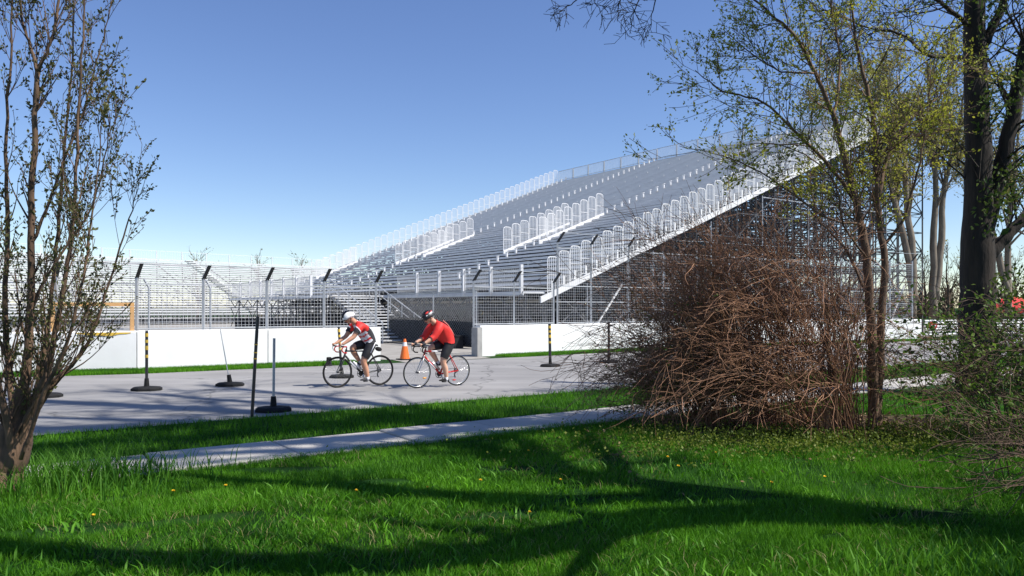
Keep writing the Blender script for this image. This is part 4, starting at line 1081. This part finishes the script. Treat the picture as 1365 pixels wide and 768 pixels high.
# --- trees beside the camera that shade the lawn and road (their crowns reach over the frame)
KSH = 1 / math.tan(EL)
def sh(px, py, h):                       # where a limb at height h must be so its shadow falls on this spot
    g_ = gpt(px, py); return V(g_.x + SX * KSH * h, g_.y + SY * KSH * h, h)
cfgs = dict(seg=.3, wob=.16, trop=.03, rmin=.008, kids=(4, 4), ang=(25, 60), ratio=(.4, .7), leaf=.25, lk=1, ls=.09, lsp=.05, tmin=.2, wdepth=3, leafdepth=0)
T = Plant(81); fk_ = sh(1125, 686, 4.1); base = V(fk_.x + .25, fk_.y - .1, 0)
T.stem([base - V(0, 0, .1), base + V(0, 0, .5), base.lerp(fk_, .5), fk_], [.52, .40, .34, .32], 14, 5)
for pp, rs, k in (
    ([(1125, 684, 4.1), (970, 660, 5.2), (763, 633, 6.8), (660, 608, 8.0), (600, 590, 9.2), (520, 575, 10.5)], [.32, .29, .25, .18, .12, .06], 18),
    ([(1125, 690, 4.1), (990, 690, 5.0), (867, 697, 6.0), (740, 722, 7.0), (600, 746, 8.0), (300, 752, 9.5), (0, 733, 11), (-200, 720, 12.3)], [.34, .33, .31, .28, .25, .22, .17, .1], 16),
    ([(960, 662, 5.2), (700, 668, 7.0), (500, 654, 8.4), (310, 642, 10), (150, 630, 11.4)], [.24, .21, .17, .13, .06], 14),
    ([(760, 633, 6.8), (690, 590, 7.8), (640, 578, 8.8), (560, 570, 10)], [.16, .14, .10, .05], 12),
    ([(830, 640, 6.3), (800, 600, 7.6), (760, 570, 9.2)], [.15, .12, .05], 10)):
    pts, rr = T.stem([sh(*a) for a in pp], rs, 9, 4, .03)
    T.spawn(pts, rr, k, .3, (.8, 1.9), (25, 60), 1, cfgs, upw=.1)
t_main = T.t; T.t = MB()
# the low bare spray that dips into the top of the picture
cfgd = dict(seg=.09, wob=.28, trop=-.05, rmin=.003, kids=(5, 5), ang=(25, 65), ratio=(.35, .7), leaf=0, lk=1, ls=.03, tmin=.15, wdepth=3)
Yb = 8.6
mp_ = [fk_ + V(0, .2, 1.6), V(4.6, 7.6, 6.4), ppt(980, -70, Yb), ppt(880, -45, Yb), ppt(790, -25, Yb)]
pts, rr = T.stem(mp_, [.06, .05, .035, .02, .01], 6, 5, .02)
for pp in ([(880, -45), (872, 0), (868, 25), (864, 48)], [(860, -40), (852, 0), (842, 20), (840, 45)], [(800, -28), (775, -4), (755, 10), (733, 22)], [(820, -30), (792, -2), (800, 15)], [(840, -38), (826, 5), (823, 30)]):
    p2, r2 = T.stem([ppt(a, b_, Yb + T.r.uniform(-.2, .2)) for a, b_ in pp], [.01, .007, .005, .003], 5, 4, .012)
    T.spawn(p2, r2, 8, .35, (.2, .42), (30, 75), 1, cfgd)
th = T.finish('overhanging_tree', 'large tree whose bare branches dip into the sky and shade the lawn', 'tree', base, M_barkd, M_leafmid, None, None, ('trunk', 'hanging_twigs', 'crown'))
t_main.build('branches', M_barkd, th, True)
T = Plant(91); base = V(10.6, 8.2, 0)
cfgs2 = dict(cfgs); cfgs2['leaf'] = .45; cfgs2['ls'] = .17; cfgs2['lk'] = 2; cfgs2['rmin'] = .022; cfgs2['seg'] = .5
pts, rr = T.stem([base - V(0, 0, .1), base + V(0, 0, 1), base + V(.1, .1, 5), base + V(-.2, .2, 13), base + V(0, 0, 25)], [.5, .36, .3, .24, .08], 12, 5, .03)
for (ax, ay, h0, h1, L_) in ((-.9, -.1, 14, 21, 5), (-.4, .6, 15, 23.5, 4.4), (-1, .4, 16, 24, 5), (-.7, -.6, 16, 25, 4.4), (-.5, .2, 18, 26, 3.4), (-.3, -1, 13, 20, 4.2), (-.6, 1, 14, 20, 4.6), (-.5, -.9, 16, 22, 4.6), (-.2, -1, 17, 23.5, 4.4), (-.8, -.9, 14, 19, 4.4), (.3, -.9, 19, 25, 3.6)):
    a_ = base + V(0, 0, h0); e_ = base + V(ax * L_, ay * L_, h1)
    p2, r2 = T.stem([a_, a_.lerp(e_, .4) + V(ax * .5, ay * .5, -.3), e_], [.26, .19, .07], 7, 5, .06)
    T.spawn(p2, r2, 14, .2, (1.2, 3.0), (25, 65), 1, cfgs2, upw=.15)
T.finish('shade_tree', 'tall roadside tree whose crown shades the verge and the road', 'tree', base, M_barkd, M_leafmid)

# --- large brown shrub
T = Plant(101); r_ = T.r
def cane(b0, dirx, diry, h, reach, rad, twig=6, leaf=.0, droop=.6, ex=1.35, tl=(.2, .6)):
    n = 9; pts = []
    for i in range(n + 1):
        t = i / n
        z = h * (1.9 * t - t * t * (0.9 + droop * .55)) if True else 0
        pts.append(b0 + V(dirx * reach * t ** ex, diry * reach * t ** ex, max(z, .02)) + rv(r_) * .035 * (t + .2))
    rr = [rad * (1 - .75 * i / n) for i in range(n + 1)]
    T.w.tube(pts, rr, 3, False)
    for _ in range(twig):
        i = r_.randint(3, n); dd = (pts[i] - pts[i - 1]).normalized()
        d = (dd + rv(r_) * .75 + Z * .1).normalized(); L_ = r_.uniform(*tl); p = pts[i]; tp_ = [p]
        for q in range(4):
            d = (d + rv(r_) * .3 - Z * .05).normalized(); p = p + d * L_ / 4; tp_.append(p)
            if r_.random() < leaf: T.leaf.append((p + rv(r_) * .02, d + rv(r_), r_.uniform(.03, .06)))
        T.t.tube(tp_, [.0045, .004, .0035, .003, .0025], 3, False)
    return pts
CL = ((4.30, 10.05, .14), (3.6, 11.0, .18), (4.4, 11.2, .2), (3.0, 11.6, .2))
for i in range(430):
    cx, cy, cs = CL[r_.choice((0, 1, 1, 1, 2, 2, 3, 3))]
    bx = r_.gauss(cx, cs); by = r_.gauss(cy, cs)
    a = r_.uniform(0, 2 * math.pi); dx, dy = math.cos(a), math.sin(a) * .6
    if r_.random() < .62: dx = -abs(dx)
    ln = r_.uniform(.5, 1)
    reach = (2.6 if dx < 0 else 1.0) * ln * r_.uniform(.45, 1); h = r_.uniform(1.0, 3.7) * (1 - .34 * max(0, reach - .6) / 2.0)
    cane(V(bx, by, 0), dx, dy, h, reach, r_.uniform(.0035, .0075), 11, .05, r_.uniform(.1, .85), 1.0, (.25, .95))
for i in range(46):
    cx, cy, cs = CL[r_.choice((1, 1, 2, 3, 3))]; a = r_.uniform(0, 6.28)
    cane(V(r_.gauss(cx, cs), r_.gauss(cy, cs), 0), math.cos(a) - .25, math.sin(a) * .6, r_.uniform(2.4, 3.3), r_.uniform(.3, 1.4), r_.uniform(.004, .008), 13, .04, r_.uniform(.1, .5), 1.1, (.3, 1.0))
for i in range(44):
    cx, cy, cs = CL[r_.choice((1, 3, 3))]
    cane(V(r_.gauss(cx, cs), r_.gauss(cy, cs), 0), -1, r_.uniform(-.45, .2), r_.uniform(.9, 2.3), r_.uniform(1.1, 1.9), r_.uniform(.004, .008), 12, .1, r_.uniform(.6, 1.1), 1.0, (.25, .9))
# dense upright fan at the front right of the shrub
for i in range(60):
    b0 = gpt(r_.gauss(1126, 16), r_.uniform(580, 590)); a = r_.uniform(0, 2 * math.pi)
    cane(b0, math.cos(a), math.sin(a) * .6, r_.uniform(1.2, 2.7), r_.uniform(.15, 1.0), r_.uniform(.006, .011), 5, .05, r_.uniform(.1, .6))
# a few long pale arching canes
for i in range(34):
    b0 = V(r_.gauss(4.2, .3), 10.2 + r_.uniform(-.3, .5), 0)
    cane(b0, r_.choice((-1, -1, .6)), -.35, r_.uniform(.9, 2.0), r_.uniform(.9, 2.2), r_.uniform(.005, .009), 5, .1, 1.0)
th = T.finish('brown_shrub', 'big tangled brown leafless shrub spreading over the sidewalk', 'shrub', V(4.7, 11.5, 0), M_twig, M_dry, M_twig, parts=('canes', 'twigs', 'dry_leaves'))

# low dark-leaved growth on the shrub's left skirt
T = Plant(111); r_ = T.r
for i in range(120):
    b0 = gpt(r_.gauss(965, 22), r_.uniform(555, 572)); a = r_.uniform(math.pi * .55, math.pi * 1.45)
    cane(b0, math.cos(a), math.sin(a) * .5, r_.uniform(.5, 2.4), r_.uniform(.4, 1.5), r_.uniform(.004, .009), 8, .42, r_.uniform(.3, 1.1))
for i in range(80):
    b0 = gpt(r_.gauss(905, 25), r_.uniform(556, 572)); a = r_.uniform(math.pi * .5, math.pi * 1.5)
    cane(b0, math.cos(a), math.sin(a) * .5, r_.uniform(.35, 1.3), r_.uniform(.3, 1.0), r_.uniform(.003, .007), 8, .5, r_.uniform(.5, 1.2))
T.finish('leafy_shrub', 'dark twiggy shrub with small green leaves at the edge of the brown shrub', 'shrub', gpt(930, 565), M_twig, M_leafbush, M_twig, parts=('canes', 'twigs', 'leaves'))

# right foreground shrub
T = Plant(121); r_ = T.r
for i in range(170):
    b0 = V(r_.gauss(7.1, .7), r_.gauss(10.2, .9), 0); a = r_.uniform(math.pi * .5, math.pi * 1.5)
    cane(b0, math.cos(a), math.sin(a) * .7, r_.uniform(.7, 2.5), r_.uniform(.5, 2.1), r_.uniform(.004, .010), 9, .75, r_.uniform(.4, 1.1))
T.leaf = [(p, d, z * 1.45) for p, d, z in T.leaf]
T.finish('tangled_shrub', 'tangled leafy shrub below the thick dark tree trunk', 'shrub', V(7.3, 10.4, 0), M_twigd, M_leafbush, M_twigd, parts=('canes', 'twigs', 'leaves'))
T = Plant(131); r_ = T.r
for i in range(60):
    b0 = V(r_.gauss(5.5, .3), r_.gauss(6.9, .5), 0); a = r_.uniform(math.pi * .6, math.pi * 1.4)
    cane(b0, math.cos(a), math.sin(a) * .7, r_.uniform(.35, 1.15), r_.uniform(.5, 1.35), r_.uniform(.004, .009), 7, .25, r_.uniform(.6, 1.2))
T.finish('bare_shrub', 'low bare twiggy shrub leaning into the lawn from the tree shade', 'shrub', V(5.35, 7.2, 0), M_twigd, M_leafdk, M_twigd, parts=('canes', 'twigs', 'leaves'))

# dense bush beside the camera whose shade falls on the lawn corner
T = Plant(141); r_ = T.r
for i in range(120):
    b0 = V(r_.gauss(5.5, .35), r_.gauss(5.0, .3), 0); a = r_.uniform(0, 6.28)
    cane(b0, math.cos(a), math.sin(a), r_.uniform(1.4, 3.3), r_.uniform(.2, .9), r_.uniform(.006, .012), 12, .9, r_.uniform(.1, .6))
T.leaf = [(p, d, z * 1.7) for p, d, z in T.leaf]
T.finish('dense_bush', 'dense dark leaved bush casting shade on the lawn corner', 'shrub', V(5.5, 5.0, 0), M_twigd, M_leafdk, M_twigd, parts=('canes', 'twigs', 'leaves'))

# ------------------------------------------------------------------ grass
def blades(P, h, w, lean, seed, seg=2):
    r = np.random.default_rng(seed); n = len(P)
    a = r.uniform(0, 2 * np.pi, n); dx, dy = np.cos(a), np.sin(a); b_ = r.uniform(0, 2 * np.pi, n)
    lx, ly = np.cos(b_) * lean * h, np.sin(b_) * lean * h; z0 = np.full(n, -.005)
    L_ = np.stack([P[:, 0] - dx * w / 2, P[:, 1] - dy * w / 2, z0], 1); R_ = np.stack([P[:, 0] + dx * w / 2, P[:, 1] + dy * w / 2, z0], 1)
    Tp = np.stack([P[:, 0] + lx, P[:, 1] + ly, h], 1); var = r.random(n)
    if seg == 1:
        v = np.stack([L_, R_, Tp], 1).reshape(-1, 3); f = np.arange(n * 3).reshape(-1, 3); return v, f, np.repeat(var, 3)
    m0 = np.stack([P[:, 0] + lx * .3, P[:, 1] + ly * .3, h * .6], 1); o_ = np.stack([dx * w * .4, dy * w * .4, np.zeros(n)], 1)
    v = np.stack([L_, R_, m0 - o_, m0 + o_, Tp], 1).reshape(-1, 3); k = np.arange(n)[:, None] * 5
    f = np.concatenate([k + np.array([[0, 1, 3]]), k + np.array([[0, 3, 2]]), k + np.array([[2, 3, 4]])], 1).reshape(-1, 3)
    return v, f, np.repeat(var, 5)
def addgrass(name, parts_, m, label):
    vs_, fs, at, off = [], [], [], 0
    for v, f, a in parts_: vs_.append(v); fs.append(f + off); at.append(a); off += len(v)
    o = link(name, npmesh(name, np.concatenate(vs_), np.concatenate(fs), m, np.concatenate(at)))
    return tag(o, label, 'grass', kind='stuff')
def clump(P, s, seed):                      # smooth pseudo noise 0..1
    r = np.random.default_rng(seed); z = np.zeros(len(P))
    for _ in range(10):
        k = r.normal(size=2) * s; z += np.sin(P @ k + r.uniform(0, 6.28))
    return 1 / (1 + np.exp(-z * .6))
r0 = np.random.default_rng(5)
def scatter(n, y0, y1, x0=-.74, x1=.76, power=1.0):
    Yv = y0 + (y1 - y0) * r0.random(n) ** power
    return np.stack([Yv * (x0 + (x1 - x0) * r0.random(n)), Yv], 1)
def keepD(P, lo, hi):
    D_ = P @ np.array([N2.x, N2.y]); return P[(D_ > lo) & (D_ < hi)]
def bushmask(P):
    q = ((P[:, 0] - BUSH.x) * .36) ** 2 + ((P[:, 1] - BUSH.y) * .8) ** 2
    return q ** .5 + clump(P, 3, 9) * .5 > 1.15 + r0.uniform(-.25, .25, len(P))
P = scatter(760000, 4.3, 15.5, power=1.2); P = keepD(P, -9, 8.86); P = P[bushmask(P)]
P = P[r0.random(len(P)) < np.clip(1.5 * clump(P, 2.2, 3) + .12, 0, 1) * (clump(P, 5.5, 33) > .13)]
h = (.028 + .05 * clump(P, 1.6, 4)) * r0.uniform(.5, 1.4, len(P))
lawn = [blades(P, h, r0.uniform(.004, .0075, len(P)) * (1 + .04 * P[:, 1]), .6, 1, 1)]
Pt = P[r0.random(len(P)) < .022]; lawn.append(blades(Pt, r0.uniform(.05, .09, len(Pt)), r0.uniform(.0025, .0045, len(Pt)), .5, 31))
# broader weed leaves in the lawn
Pw = scatter(9000, 4.3, 10.5); Pw = keepD(Pw, -9, 8.8); Pw = Pw[clump(Pw, 1.3, 14) > .6]
lawn.append(blades(Pw, r0.uniform(.03, .10, len(Pw)), r0.uniform(.012, .024, len(Pw)), 1.0, 2))
addgrass('lawn_grass', lawn, M_grass, 'bright green lawn grass in the foreground')
P = keepD(scatter(330000, 7.5, 27, -.85, .8), 10.0, 12.42); h = r0.uniform(.05, .12, len(P)) * (.7 + .5 * clump(P, 1.5, 6))
D_ = P @ np.array([N2.x, N2.y]); edge = 12.36 - .12 * clump(P, 4, 8); P = P[D_ < edge]; h = h[D_ < edge]
addgrass('verge_grass', [blades(P, h, r0.uniform(.008, .014, len(P)), .5, 3, 1)], M_grass, 'grass verge between the sidewalk and the road')
# strips along the barriers
def strip(poly_a, poly_b, n, s0=0., s1=1.):
    t = s0 + (s1 - s0) * r0.random(n); k = np.linspace(0, 1, len(poly_a)); s_ = r0.random(n)
    a = np.stack([np.interp(t, k, [p.x for p in poly_a]), np.interp(t, k, [p.y for p in poly_a])], 1)
    b_ = np.stack([np.interp(t, k, [p.x for p in poly_b]), np.interp(t, k, [p.y for p in poly_b])], 1)
    return a + (b_ - a) * s_[:, None]
P = strip(WL[1:], offs(WL, 1.3)[1:], 60000, 0, .93); h = r0.uniform(.05, .12, len(P))
g1 = blades(P, h, r0.uniform(.012, .02, len(P)), .4, 4, 1)
P = strip(WR, offs(WR, 1.2), 60000, .035, .98); h = r0.uniform(.05, .12, len(P)); g2 = blades(P, h, r0.uniform(.012, .02, len(P)), .4, 5, 1)
addgrass('barrier_grass', [g1, g2], M_grass, 'green grass strips along the foot of the white barriers')
# long grass around the left tree
c0 = ppt(60, 0, 7.6); P = np.stack([r0.normal(-4.55, .55, 2600), r0.normal(7.75, .42, 2600)], 1); P = keepD(P, 2, 8.9); h = r0.uniform(.12, .34, len(P))
P3 = np.stack([r0.uniform(-6.6, -4.35, 3000), r0.uniform(7.0, 9.4, 3000)], 1); P3 = keepD(P3, 8.3, 10.2)
P4 = np.stack([r0.normal(3.1, .5, 700), r0.normal(5.0, .25, 700)], 1)
addgrass('long_grass', [blades(P3, r0.uniform(.1, .26, len(P3)), r0.uniform(.008, .013, len(P3)), .5, 16), blades(P4, r0.uniform(.06, .2, len(P4)), r0.uniform(.01, .02, len(P4)), .5, 17), blades(P, h, r0.uniform(.008, .014, len(P)), .45, 6)], M_grasst, 'tuft of long unmown grass around the foot of the left tree')
# dry straw and clippings in the lawn
Ps = scatter(13000, 4.3, 12); Ps = keepD(Ps, -9, 8.8); Ps = Ps[clump(Ps, 1.1, 21) > .45]
addgrass('dry_straw', [blades(Ps, r0.uniform(.03, .085, len(Ps)), r0.uniform(.003, .007, len(Ps)), 1.3, 22)], leafmat('pale_straw_blade', (.10, .12, .03), (.34, .30, .12), .3, nscale=2), 'pale dry straw scattered through the lawn')
# leafy ground cover below the brown shrub
cov = []
for _ in range(17000):
    x = rng.gauss(4.1, 1.6); y = 9.75 + rng.gauss(0, .55) + .12 * (x - 4)
    p = V(x, y, 0)
    if not (-1 < Dof(p) < 8.75): continue
    if math.sin(x * 5.1) * math.sin(y * 6.3 + x) + rng.uniform(-.8, .8) < -.1: continue
    hh = rng.uniform(.02, .20)
    cov.append((V(x, y, hh), rv(rng) + V(0, 0, .3), rng.uniform(.02, .048)))
for _ in range(0):
    x = rng.uniform(2.2, 3.9); y = rng.uniform(4.6, 5.7); cov.append((V(x, y, rng.uniform(.02, .12)), rv(rng) + Z * .6, rng.uniform(.04, .09)))
tag(link('ground_cover', leafmesh('ground_cover', cov, M_cover, .7)), 'yellow green leafy ground cover along the foot of the shrubs', 'ground cover', kind='stuff')
lit = []
for _ in range(5200):
    x = rng.gauss(4.8, 1.8); y = 11.0 + rng.gauss(0, 1.1)
    if Dof(V(x, y, 0)) > 8.8: continue
    lit.append((V(x, y, rng.uniform(.01, .03)), V(rng.uniform(-1, 1), rng.uniform(-1, 1), rng.uniform(-.1, .2)), rng.uniform(.04, .08)))
tag(link('leaf_litter', leafmesh('leaf_litter', lit, M_dry, .6)), 'dry brown leaf litter under the brown shrub', 'leaf litter', kind='stuff')
# dandelions
st_ = MB(); st_.tube([V(0, 0, 0), V(.005, .004, .05), V(0, .01, .095)], .003, 5); stm = st_.mesh('stem', M_grasst)
hd = MB()
for i in range(14):
    a = i * 2.4; e = .2 + .9 * (i / 14); d_ = V(math.cos(a) * math.cos(e), math.sin(a) * math.cos(e), math.sin(e)); t2 = d_.cross(Z).normalized() * .006
    c_ = V(0, .01, .095); hd.add([c_ - t2 * .7, c_ + t2 * .7, c_ + d_ * .018 + t2 * .8, c_ + d_ * .018 - t2 * .8], [(0, 1, 2, 3)])
hdm = hd.mesh('flower_head', M_petal)
spots = [(473, 659), (707, 690), (1167 - 140, 648), (748, 644), (890, 612), (120, 632), (232, 660), (300, 652), (955, 606), (850, 611), (1100, 640), (568, 655), (905, 625), (705, 603), (640, 645), (125, 694)]
for px, py in spots:
    g_ = gpt(px, py + 9)
    th = thing('dandelion', g_, 'yellow dandelion flower standing in the lawn', 'flower', 'dandelions in the lawn', rng.uniform(0, 6))
    link('stem', stm, th, local=True); link('flower_head', hdm, th, local=True)
